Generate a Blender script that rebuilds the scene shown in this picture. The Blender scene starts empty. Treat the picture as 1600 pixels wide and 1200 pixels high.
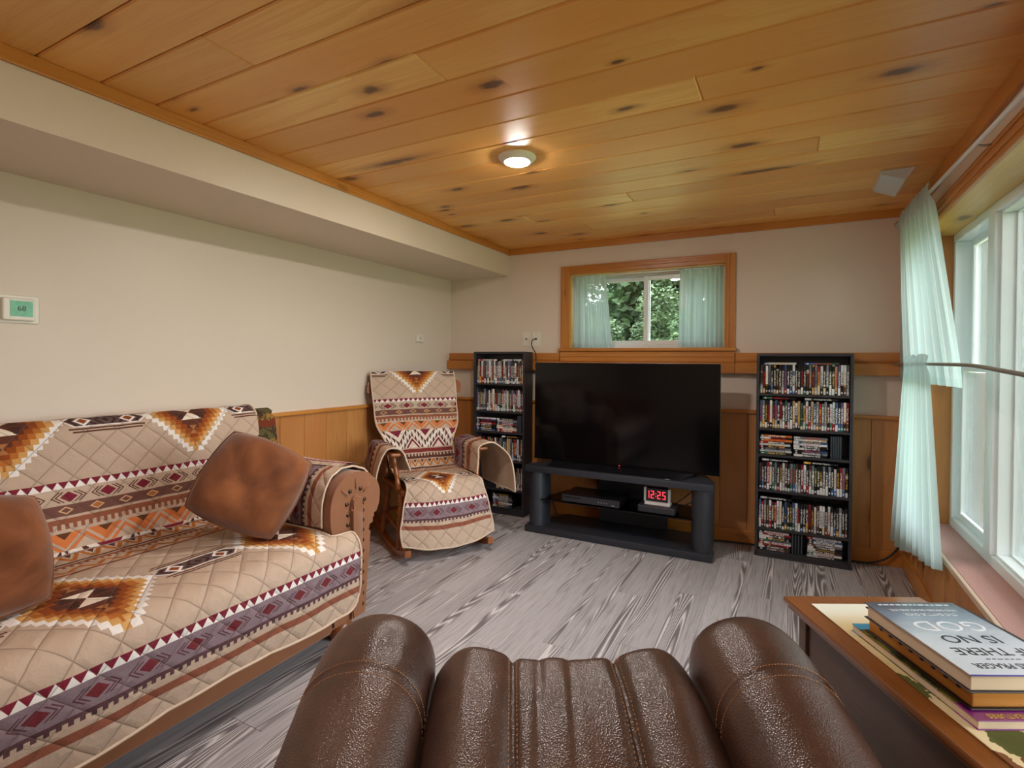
import bpy, bmesh, math, random
from mathutils import Vector, Matrix
random.seed(11)
SC = bpy.context.scene
COL = SC.collection

# ------------------------------------------------------------------ camera
cam_d = bpy.data.cameras.new('camera')
cam = bpy.data.objects.new('camera', cam_d); COL.objects.link(cam)
FPX, YAW, PIT, ROL, CY = 820.86, 0.48652, 0.010444, 0.007572, 573.82
cam_d.sensor_fit = 'HORIZONTAL'; cam_d.sensor_width = 36.0
cam_d.lens = 36.0 * FPX / 1600
cam_d.shift_y = (CY - 600) / 1600
cam_d.clip_start = 0.02; cam_d.clip_end = 300
_F = Vector((-math.sin(YAW) * math.cos(PIT), math.cos(YAW) * math.cos(PIT), -math.sin(PIT)))
_R = Vector((math.cos(YAW), math.sin(YAW), 0)); _U = _R.cross(_F)
_c, _s = math.cos(ROL), math.sin(ROL)
_R2 = _R * _c + _U * _s; _U2 = _U * _c - _R * _s
cam.matrix_world = Matrix(((_R2.x, _U2.x, -_F.x, 0), (_R2.y, _U2.y, -_F.y, 0), (_R2.z, _U2.z, -_F.z, 1.28), (0, 0, 0, 1)))
SC.camera = cam

# ------------------------------------------------------------------ world, exposure
SC.view_settings.view_transform = 'Standard'; SC.view_settings.look = 'None'
SC.view_settings.gamma = 1.0; SC.view_settings.use_curve_mapping = False
SC.view_settings.exposure = 0.08
world = bpy.data.worlds.new('overcast_sky'); SC.world = world; world.use_nodes = True
bg = world.node_tree.nodes['Background']
bg.inputs[0].default_value = (0.93, 0.97, 1.0, 1); bg.inputs[1].default_value = 9.5
LAMP_E, LAMP_FILL_E = 560.0, 190.0        # diffuser emission: the real ceiling lamp, then the added fill lamps
SC.cycles.max_bounces = 10; SC.cycles.diffuse_bounces = 5; SC.cycles.transparent_max_bounces = 16
SC.cycles.sample_clamp_indirect = 6.0; SC.cycles.caustics_reflective = False; SC.cycles.caustics_refractive = False

def portal(loc, rot, sx, sy):
    l = bpy.data.lights.new('window_portal', 'AREA'); l.shape = 'RECTANGLE'; l.size = sx; l.size_y = sy
    l.cycles.is_portal = True
    o = bpy.data.objects.new('window_portal', l); COL.objects.link(o); o.location = loc; o.rotation_euler = rot
portal((1.02, 2.35, 1.2), (0, math.pi / 2, 0), 1.62, 2.9)
portal((-1.02, 4.32, 1.7), (-math.pi / 2, 0, 0), 1.2, 0.6)

# ------------------------------------------------------------------ room numbers
XL, XS, XR, D = -2.812, -2.194, 0.661, 4.081     # left wall, soffit face, right wall, back wall
ZC, ZS, YB = 2.262, 2.031, -2.4                  # ceiling, soffit underside, wall behind the camera
PI = math.pi

# ------------------------------------------------------------------ shader expression helper
NT = None
class X:
    def __init__(s, k): s.k = k
    def __add__(a, b): return mth('ADD', a, b)
    def __radd__(a, b): return mth('ADD', b, a)
    def __sub__(a, b): return mth('SUBTRACT', a, b)
    def __rsub__(a, b): return mth('SUBTRACT', b, a)
    def __mul__(a, b): return mth('MULTIPLY', a, b)
    def __rmul__(a, b): return mth('MULTIPLY', b, a)
    def __truediv__(a, b): return mth('DIVIDE', a, b)
    def __lt__(a, b): return mth('LESS_THAN', a, b)
    def __gt__(a, b): return mth('GREATER_THAN', a, b)
def put(inp, v):
    if isinstance(v, X): NT.links.new(v.k, inp)
    elif isinstance(v, (tuple, list)) and len(v) == 3 and inp.type == 'RGBA': inp.default_value = (*v, 1)
    else: inp.default_value = v
def mth(op, *a):
    n = NT.nodes.new('ShaderNodeMath'); n.operation = op
    for i, v in enumerate(a): put(n.inputs[i], v)
    return X(n.outputs[0])
def ab(a): return mth('ABSOLUTE', a)
def fr(a): return mth('FRACT', a)
def fl(a): return mth('FLOOR', a)
def mn(a, b): return mth('MINIMUM', a, b)
def mx(a, b): return mth('MAXIMUM', a, b)
def sn(a): return mth('SINE', a)
def band(v, a, b): return (v > a) * (v < b)
def ss(v, a, b):
    n = NT.nodes.new('ShaderNodeMapRange'); n.interpolation_type = 'SMOOTHSTEP'
    put(n.inputs[0], v); n.inputs[1].default_value = a; n.inputs[2].default_value = b
    n.inputs[3].default_value = 0; n.inputs[4].default_value = 1
    return X(n.outputs[0])
def mixc(f, a, b):
    n = NT.nodes.new('ShaderNodeMix'); n.data_type = 'RGBA'
    put(n.inputs[0], f); put(n.inputs[6], a); put(n.inputs[7], b)
    return X(n.outputs[2])
def coords(kind='Object'):
    n = NT.nodes.new('ShaderNodeTexCoord'); s = NT.nodes.new('ShaderNodeSeparateXYZ')
    NT.links.new(n.outputs[kind], s.inputs[0])
    return X(s.outputs[0]), X(s.outputs[1]), X(s.outputs[2])
def vec(x, y, z=0.0):
    n = NT.nodes.new('ShaderNodeCombineXYZ')
    put(n.inputs[0], x); put(n.inputs[1], y); put(n.inputs[2], z); return X(n.outputs[0])
def noise(v, scale=1.0, detail=2.0, rough=0.5, dist=0.0):
    n = NT.nodes.new('ShaderNodeTexNoise'); put(n.inputs['Vector'], v)
    n.inputs['Scale'].default_value = scale; n.inputs['Detail'].default_value = detail
    n.inputs['Roughness'].default_value = rough; n.inputs['Distortion'].default_value = dist
    return X(n.outputs[0])
def voro(v, scale, dim='2D'):
    n = NT.nodes.new('ShaderNodeTexVoronoi'); n.voronoi_dimensions = dim; put(n.inputs['Vector'], v); n.inputs['Scale'].default_value = scale
    s = NT.nodes.new('ShaderNodeSeparateColor'); NT.links.new(n.outputs['Color'], s.inputs[0])
    return X(n.outputs['Distance']), X(s.outputs[0]), X(s.outputs[1])
def obrand():
    n = NT.nodes.new('ShaderNodeObjectInfo'); return X(n.outputs['Random']), X(n.outputs['Color'])
def ramp(f, stops, const=False):
    n = NT.nodes.new('ShaderNodeValToRGB'); put(n.inputs[0], f)
    e = n.color_ramp.elements
    n.color_ramp.interpolation = 'CONSTANT' if const else 'LINEAR'
    e[0].position, e[0].color = stops[0][0], (*stops[0][1], 1)
    e[1].position, e[1].color = stops[1][0], (*stops[1][1], 1)
    for p, c in stops[2:]:
        q = e.new(p); q.color = (*c, 1)
    return X(n.outputs[0])
def C(r, g, b):
    f = lambda c: c / 12.92 if c <= 0.04045 else ((c + 0.055) / 1.055) ** 2.4
    return (f(r / 255), f(g / 255), f(b / 255))

MATS = {}
def mat(name, fn=None, color=(.5, .5, .5), rough=.5, metal=0.0, spec=.5, coat=0.0, emit=None, estr=0.0, alpha=None, sheen=0.0):
    """fn() may return dict(color=, rough=, bump=, bstr=, bdist=)"""
    global NT
    if name in MATS: return MATS[name]
    m = bpy.data.materials.new(name); m.use_nodes = True; NT = m.node_tree
    b = NT.nodes['Principled BSDF']
    r = fn() if fn else {}
    put(b.inputs['Base Color'], r.get('color', color)); put(b.inputs['Roughness'], r.get('rough', rough))
    b.inputs['Metallic'].default_value = metal; b.inputs['Specular IOR Level'].default_value = spec
    b.inputs['Coat Weight'].default_value = coat; b.inputs['Coat Roughness'].default_value = .15
    b.inputs['Sheen Weight'].default_value = sheen
    if emit: b.inputs['Emission Color'].default_value = (*emit, 1); b.inputs['Emission Strength'].default_value = estr
    if 'bump' in r:
        n = NT.nodes.new('ShaderNodeBump'); n.inputs['Strength'].default_value = r.get('bstr', .5)
        n.inputs['Distance'].default_value = r.get('bdist', .002)
        put(n.inputs['Height'], r['bump']); NT.links.new(n.outputs[0], b.inputs['Normal'])
    MATS[name] = m
    return m

# ---------------------------- materials
def paint_fn(c, c2):
    def f():
        x, y, z = coords('Object')
        n = noise(vec(x, y, z), 2.2, 3); g = noise(vec(x, y, z), 260, 2)
        return dict(color=mixc(n, c, c2), bump=g, bstr=.12, bdist=.001)
    return f
M_WALL = mat('cream_paint', paint_fn(C(224, 208, 192), C(217, 202, 186)), rough=.42, spec=.4)
def pine_fn(light, mid, dark, along='x', knots=1.0, ss_=1.0):
    def f():
        x, y, z = coords('Object'); r, _ = obrand()
        if along == 'x': a, b = x, y + z * 1.0
        elif along == 'y': a, b = y, x + z * 1.0
        else: a, b = z, x + y
        a = a + r * 37.0; b = b + r * 11.0
        big = noise(vec(a * .55, b * 7.0, r * 9.0), 1.0, 2, .5)
        rings = fr(big * 9.0)
        fine = noise(vec(a * 3.0, b * 160.0, 0), 1.0, 3, .6)
        tint = noise(vec(a * .8, b * 2.5, r * 5.0), 1.0, 1)
        wob = noise(vec(a * 16, b * 36, 0), 1.0, 2)
        d, c1, c2 = voro(vec(a * 2.1, b * 4.6, 0.0), 1.0)
        kd = (d + (wob - .5) * .11) / (c2 * .9 + .45)
        kn = (c1 > .64)
        d2, e1, e2 = voro(vec(a * .8 + 3.7, b * 5.0, 0.0), 1.0)
        kd2 = d2 + (wob - .5) * .16
        kn2 = (e1 > .82)
        core = mx((1.0 - ss(kd, .05, .12)) * kn, (1.0 - ss(kd2, .05, .15)) * kn2) * knots
        halo = mx((1.0 - ss(kd, .05, .28)) * kn, (1.0 - ss(kd2, .08, .34)) * kn2) * knots
        col = mixc(ss(tint, .3, .7), light, mid)
        col = mixc(ss(rings, .25, .95) * .45, col, mid)
        col = mixc(ss(fine, .45, .75) * .22, col, dark)
        col = mixc(ss(fr(r * 17.3), .1, 1.0) * .5, col, mid); col = mixc((fr(r * 53.1) > .74) * .16, col, dark)
        col = mixc(halo * .55, col, dark)
        col = mixc(core * .85, col, C(84, 46, 22))
        return dict(color=col, bump=fine, bstr=.08, bdist=.001)
    return f
M_CEIL = mat('ceiling_pine', pine_fn(C(254, 208, 126), C(236, 166, 86), C(174, 98, 40), 'x'), rough=.33, spec=.5)
M_WAIN = mat('wainscot_pine', pine_fn(C(204, 146, 84), C(184, 120, 64), C(136, 78, 36), 'z'), rough=.38)
M_TRIMX = mat('trim_pine_lengthwise', pine_fn(C(206, 140, 66), C(188, 118, 48), C(140, 78, 28), 'x', .35), rough=.33)
M_TRIMY = mat('trim_pine_depthwise', pine_fn(C(206, 140, 66), C(188, 118, 48), C(140, 78, 28), 'y', .35), rough=.33)
M_TRIMZ = mat('trim_pine_upright', pine_fn(C(206, 140, 66), C(188, 118, 48), C(140, 78, 28), 'z', .35), rough=.33)
M_HEAD = mat('pale_pine', pine_fn(C(228, 190, 112), C(214, 168, 88), C(160, 100, 48), 'y', .8), rough=.35)
def floor_fn():
    x, y, z = coords('Object'); r, _ = obrand()
    a = y + r * 53.0; b = x + r * 17.0
    wob = noise(vec(b * 60.0, a * 6.0, r * 3.0), 1.0, 2) * .012
    big = noise(vec(b * 10.0, a * .50, r * 31.0), 1.0, 1.0, .4) + wob
    ph = fr(big * 26.0)
    line = 1.0 - ss(ab(ph - .5), .06, .16)
    dark = ss(ab(ph - .5), .16, .42)
    zone = ss(noise(vec(b * 12.0, a * .32, r * 7.0 + 4.0), 1.0, 1), .47, .60)
    fine = noise(vec(b * 300.0, a * 5.0, 0), 1.0, 3, .65)
    fine2 = noise(vec(b * 85.0, a * 2.2, 2.0), 1.0, 3, .65)
    base = mixc(r, C(172, 165, 167), C(190, 184, 186))
    col = mixc(ss(fine, .40, .70) * .45, base, C(108, 100, 102))
    col = mixc(ss(fine2, .50, .68) * .42, col, C(100, 92, 94))
    col = mixc(zone * dark * .75, col, C(78, 70, 72))
    col = mixc(zone * line * .80, col, C(222, 214, 214))
    return dict(color=col, rough=.38 + fine * .15, bump=fine, bstr=.10, bdist=.001)
M_FLOOR = mat('grey_oak_laminate', floor_fn, spec=.4)
M_GAP = mat('dark_joint', color=C(60, 44, 34), rough=.9)
M_WHITE = mat('white_vinyl', color=C(232, 238, 238), rough=.3)
M_PLASTIC = mat('ivory_plastic', color=C(228, 222, 208), rough=.35)
M_BLACKWOOD = mat('black_ash_laminate', lambda: (lambda x, y, z: dict(color=mixc(noise(vec(x * 3, y * 3, z * 60), 1, 3), C(40, 38, 42), C(58, 55, 60)), rough=.42))(*coords('Object')))
M_STAND = mat('blue_black_laminate', lambda: (lambda x, y, z: dict(color=mixc(noise(vec(x, y, z), 90, 3), C(34, 36, 42), C(50, 53, 61)), rough=.42, bump=noise(vec(x, y, z), 300, 2), bstr=.1, bdist=.001))(*coords('Object')))
M_SCREEN = mat('black_screen', color=C(6, 6, 8), rough=.10, spec=.35)
M_BEZEL = mat('dark_metal_edge', color=C(90, 90, 92), rough=.3, metal=.8)
M_GLOSS = mat('gloss_black_plastic', color=C(20, 20, 24), rough=.22)
M_SATIN = mat('satin_black_plastic', color=C(40, 40, 46), rough=.4)
M_GREYP = mat('grey_plastic', color=C(190, 188, 186), rough=.35)
M_LED = mat('red_led', color=C(200, 10, 20), emit=(1, .04, .06), estr=2.2)
M_METAL = mat('brushed_nickel', color=C(175, 172, 165), rough=.32, metal=.9)
M_CABLE = mat('black_rubber', color=C(38, 32, 28), rough=.5)
M_LAMPW = mat('lamp_white_ring', color=C(236, 224, 210), rough=.4)
M_DIFF = mat('lamp_diffuser', color=(1, 1, 1), emit=(1.0, .94, .88), estr=LAMP_E)
M_FILL_DIFF = mat('fill_lamp_diffuser', color=(1, 1, 1), emit=(1.0, .94, .88), estr=LAMP_FILL_E)  # glow of the added out-of-view fill lamps
def suede_fn():
    x, y, z = coords('Object')
    n = noise(vec(x, y, z), 5.0, 4, .6, .6); g = noise(vec(x, y, z), 500, 2); w = noise(vec(x, y, z), 22, 3, .6)
    return dict(color=mixc(ss(n, .3, .72), C(100, 54, 26), C(138, 80, 42)), bump=w * .7 + g * .1, bstr=.35, bdist=.006)
M_SUEDE = mat('rust_suede', suede_fn, rough=.85, spec=.2, sheen=.35)
def sofa_fn():
    x, y, z = coords('Object'); n = noise(vec(x, y, z), 9.0, 3); g = noise(vec(x, y, z), 400, 2)
    return dict(color=mixc(n, C(126, 78, 48), C(146, 94, 62)), bump=g, bstr=.2, bdist=.001)
M_SOFA = mat('tan_microfibre', sofa_fn, rough=.8, spec=.2, sheen=.3)
def tapestry_fn():
    x, y, z = coords('Object')
    n = noise(vec(x, y * 1.0, z), 26, 3, .6, 1.0); m = noise(vec(x, y, z), 11, 2)
    b1 = fr(z * 7.5 + m * .3)
    col = mixc(ss(n, .45, .55), C(62, 50, 38), C(92, 82, 52))
    col = mixc(band(b1, .0, .28), col, C(112, 52, 36)); col = mixc(band(b1, .28, .5) * ss(n, .4, .6), col, C(150, 110, 56))
    return dict(color=col, bump=n, bstr=.2, bdist=.002)
M_TAP = mat('lodge_tapestry', tapestry_fn, rough=.9, spec=.1)
M_NAIL = mat('bronze_nail', color=C(70, 52, 40), rough=.3, metal=.9)
def honey_fn():
    x, y, z = coords('Object'); n = noise(vec(x * 30, y * 30, z * 4), 1, 3)
    return dict(color=mixc(n, C(158, 88, 36), C(120, 62, 24)))
M_HONEY = mat('honey_oak', honey_fn, rough=.28, coat=.3)
def leather_fn():
    x, y, z = coords('Object')
    d, c1, c2 = voro(vec(x, y, z), 330, '3D'); n = noise(vec(x, y, z), 7, 4, .6); w = noise(vec(x, y, z), 24, 3, .55, .8)
    return dict(color=mixc(ss(n, .3, .7), C(62, 40, 32), C(82, 53, 41)), rough=.24 + n * .10, bump=d * .6 + w * .45, bstr=.5, bdist=.0025)
M_LEATHER = mat('brown_leather', leather_fn, spec=.75)
M_STITCH = mat('tan_thread', color=C(176, 128, 88), rough=.8)
def tabletop_fn():
    x, y, z = coords('Object'); n = noise(vec(x * 60, y * 4, z * 60), 1, 3, .6)
    return dict(color=mixc(n, C(150, 92, 44), C(116, 66, 30)))
M_TABTOP = mat('oak_table_top', tabletop_fn, rough=.3, coat=.2)
def tabside_fn():
    x, y, z = coords('Object'); n = noise(vec(x * 160, y * 6, z * 160), 1, 3, .6)
    return dict(color=mixc(n, C(74, 52, 44), C(98, 74, 62)))
M_TABSIDE = mat('walnut_panel', tabside_fn, rough=.4)
def carpet_fn():
    x, y, z = coords('Object'); n = noise(vec(x, y, z), 420, 2); k = sn(x * 700.0) * sn(y * 700.0)
    return dict(color=mixc(n, C(184, 140, 132), C(206, 166, 158)), bump=n + k * .3, bstr=.6, bdist=.003)
M_CARPET = mat('rose_carpet', carpet_fn, rough=.95, spec=.1)

def quilt_fn():
    """woven lodge pattern: u across, v down the throw, both in metres"""
    n = NT.nodes.new('ShaderNodeUVMap'); s = NT.nodes.new('ShaderNodeSeparateXYZ'); NT.links.new(n.outputs[0], s.inputs[0])
    u, v = X(s.outputs[0]), X(s.outputs[1])
    BE, WH, MA, DB = C(194, 169, 149), C(232, 224, 218), C(122, 36, 52), C(88, 50, 42)
    RU, OB, GO, OR, PU, BR = C(142, 70, 30), C(176, 104, 46), C(204, 154, 94), C(206, 118, 66), C(138, 116, 122), C(142, 84, 60)
    wv = noise(vec(u, v, 0), 900, 1)
    col = mixc(noise(vec(u, v, 0), 6, 2), BE, C(186, 161, 141))
    def over(mask, c):
        nonlocal col
        col = mixc(mask, col, c)
    tri = lambda p, o=0.0: ab(fr(u * (1.0 / p) + o) - .5) * 2.0
    P = .70
    du = ab(fr(u * (1 / P) - .83 / P + .5) - .5) * P
    # mid bands (between the two medallion rows)
    def teeth(a, b, p, c, flip=False):
        h = (b - a) * .5
        if flip: over(band(v, a + h, b), c); over(band(v, a, a + h + .001) * (fr(u * (1 / p)) < .5), c)
        else: over(band(v, a, b - h), c); over(band(v, b - h - .001, b) * (fr(u * (1 / p)) < .5), c)
    def diamonds(vc, p, c, line):
        d = ab(fr(u * (1 / p)) - .5) * p; e = ab(v - vc)
        over(((d * (1 / .030) + e * (1 / .021)) < 1.0), c)
        for k in (.044, .057): over((ab(d + e * 1.25 - k) < .0032) * (e < .021), line)
    def tris(a, b, p):
        w = (v - a) * (1 / (b - a)); over(band(v, a, b), WH); over(band(v, a, b) * (w < tri(p)), MA)
    tris(.248, .275, .037)
    diamonds(.308, .135, MA, DB)
    over(band(v, .338, .380), C(112, 74, 66))
    d = ab(fr(u * (1 / .105)) - .5) * .105; e = ab(v - .359); q = d * (1 / .028) + e * (1 / .016)
    over(band(q, .62, .95), C(206, 164, 120)); over((q < .5) * (fr(u * (1 / .21)) < .5), OB)
    teeth(.390, .430, .026, BR)
    w = (v - .443) * (1 / .068); t = tri(.14)
    over(band(v, .443, .511) * (w < (t - .10)), OR); over(band(v, .443, .511) * (w < (t - .62)), C(96, 60, 36))
    over(band(v, .443, .511) * band(w - t, .12, .36), OR)
    w = (v - .512) * (1 / .148); t = tri(.25, .5); g = w - t; inb = band(v, .512, .660)
    over(inb, C(222, 206, 192))
    saw = tri(.028)
    over(inb * band(g, -.34, -.06) * (saw > (g + .34) * 3.2), DB)
    over(inb * band(g, .05, .34) * (saw > (.34 - g) * 3.2), DB)
    over(inb * (ab(g) < .035), WH)
    over(inb * band(g, .46, .62), MA); over(inb * (g < -.62), MA)
    over(band(v, .670, .700), C(124, 48, 46))
    teeth(.710, .750, .032, DB, True)
    w = (v - .758) * (1 / .055); t = tri(.075)
    over(band(v, .758, .813) * (ab(w - t) < .22), OB); over(band(v, .758, .813) * (w - t < -.5), DB)
    over(band(v, .82, .832), DB); teeth(.842, .872, .024, BR)
    over(band(v, .885, .925) * (ab((v - .885) * 25 - tri(.09)) < .25), OB); over(band(v, .93, .945), BR)
    # medallion rows
    def medal(vc):
        dv = ab(v - vc)
        row = (fl(dv * (1 / .0222)) + .5) * .0222
        m = du * (1 / .205) + row * (1 / .235)
        inr = dv < .200
        over(inr * (m < 1.0), WH); over(inr * (m < .86), GO); over(inr * (m < .73), OB); over(inr * (m < .61), RU); over(inr * (m < .47), C(94, 52, 40))
        over((dv < .045) * (du < dv * 1.05), C(232, 214, 196))
        over((dv < .040) * (ab(du - .045) < .026 - dv * .5) * (dv > .006), C(72, 44, 36))
        e = ab(dv - .095); over((e < .02) * (du < e * .8 + .002), C(170, 112, 66))
        # bars between medallions
        d2 = (P / 2) - du
        hexa = d2 + dv * 1.1
        over((hexa < .160) * (dv < .034), WH)
        ch = fr((d2 + dv * .9) * 32.0)
        over((hexa < .150) * (dv < .028), C(98, 76, 74)); over((hexa < .150) * (dv < .028) * (ch < .42), C(66, 42, 40))
        dd = ab(d2 - .085) * (1 / .026) + dv * (1 / .024)
        over(dd < 1.25, WH); over(dd < .75, RU)
        over((ab(dv - .043) < .0035) * (d2 < .142), DB); over((ab(dv - .056) < .0035) * (d2 < .130), DB)
    medal(0.0); medal(1.16)
    # lower border
    tris(1.408, 1.436, .037)
    over(band(v, 1.436, 1.520), PU); diamonds(1.476, .135, C(112, 44, 50), C(96, 60, 66))
    teeth(1.515, 1.540, .026, C(92, 62, 66))
    over(band(v, 1.562, 1.590), C(142, 84, 64))
    # quilting
    a = fr((u + v) * (1 / .115)); b = fr((u - v) * (1 / .115))
    g = mn(mn(a, 1.0 - a), mn(b, 1.0 - b))
    puff = mth('POWER', mn(g * 5.0, 1.0), .5)
    over((g < .022) * .35, C(120, 96, 82))
    crk = noise(vec(u, v, 0), 34, 3, .6, .5)
    return dict(color=col, bump=puff * .8 + crk * .55 + wv * .05, bstr=.75, bdist=.010)
M_QUILT = mat('lodge_quilt', quilt_fn, rough=.85, spec=.15)
M_QBACK = mat('quilt_backing', lambda: (lambda x, y, z: dict(color=mixc(noise(vec(x, y, z), 20, 2), C(196, 170, 146), C(182, 156, 132)), bump=noise(vec(x, y, z), 40, 3), bstr=.4, bdist=.006))(*coords('Object')), rough=.85, spec=.15)
M_PIPING = mat('beige_piping', color=C(206, 182, 160), rough=.8)

def sheer(name, c, stripe, trans):
    global NT
    m = bpy.data.materials.new(name); m.use_nodes = True; NT = m.node_tree
    NT.nodes.remove(NT.nodes['Principled BSDF']); out = NT.nodes['Material Output']
    n = NT.nodes.new('ShaderNodeUVMap'); s = NT.nodes.new('ShaderNodeSeparateXYZ'); NT.links.new(n.outputs[0], s.inputs[0])
    u, v = X(s.outputs[0]), X(s.outputs[1])
    st = (ab(fr(u * (1 / .052)) - .5) < .045); hem = band(v, 0.0, .035)
    col = mixc(st * .8, c, stripe); col = mixc(hem * .35, col, C(150, 176, 180))
    d = NT.nodes.new('ShaderNodeBsdfDiffuse'); t = NT.nodes.new('ShaderNodeBsdfTranslucent'); tp = NT.nodes.new('ShaderNodeBsdfTransparent')
    put(d.inputs[0], col); put(t.inputs[0], col)
    m1 = NT.nodes.new('ShaderNodeMixShader'); m1.inputs[0].default_value = .5
    NT.links.new(d.outputs[0], m1.inputs[1]); NT.links.new(t.outputs[0], m1.inputs[2])
    m2 = NT.nodes.new('ShaderNodeMixShader'); put(m2.inputs[0], trans * (1.0 - hem * .6) if isinstance(trans, X) else (1.0 - hem * .6) * trans)
    NT.links.new(m1.outputs[0], m2.inputs[1]); NT.links.new(tp.outputs[0], m2.inputs[2])
    NT.links.new(m2.outputs[0], out.inputs[0]); return m
M_SHEER = sheer('aqua_striped_voile', C(196, 218, 218), C(240, 246, 244), .16)
def glass(name, tint, refl):
    global NT
    m = bpy.data.materials.new(name); m.use_nodes = True; NT = m.node_tree
    NT.nodes.remove(NT.nodes['Principled BSDF']); out = NT.nodes['Material Output']
    t = NT.nodes.new('ShaderNodeBsdfTransparent'); t.inputs[0].default_value = (*tint, 1)
    g = NT.nodes.new('ShaderNodeBsdfGlossy'); g.inputs['Roughness'].default_value = .01
    lw = NT.nodes.new('ShaderNodeFresnel'); lw.inputs[0].default_value = 1.45
    mm = NT.nodes.new('ShaderNodeMixShader'); put(mm.inputs[0], X(lw.outputs[0]) * refl)
    NT.links.new(t.outputs[0], mm.inputs[1]); NT.links.new(g.outputs[0], mm.inputs[2]); NT.links.new(mm.outputs[0], out.inputs[0]); return m
M_GLASS = glass('window_glass', (.95, .97, .96), .9)
M_SMOKE = glass('smoked_glass', (.25, .26, .28), 1.0)
def milky(name):
    global NT
    m = bpy.data.materials.new(name); m.use_nodes = True; NT = m.node_tree
    b = NT.nodes['Principled BSDF']; out = NT.nodes['Material Output']; b.inputs['Base Color'].default_value = (.85, .88, .88, 1); b.inputs['Roughness'].default_value = .08
    t = NT.nodes.new('ShaderNodeBsdfTransparent'); mm = NT.nodes.new('ShaderNodeMixShader'); mm.inputs[0].default_value = .55
    NT.links.new(b.outputs[0], mm.inputs[1]); NT.links.new(t.outputs[0], mm.inputs[2]); NT.links.new(mm.outputs[0], out.inputs[0]); return m
M_CLEAR = milky('clear_plastic')

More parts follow.
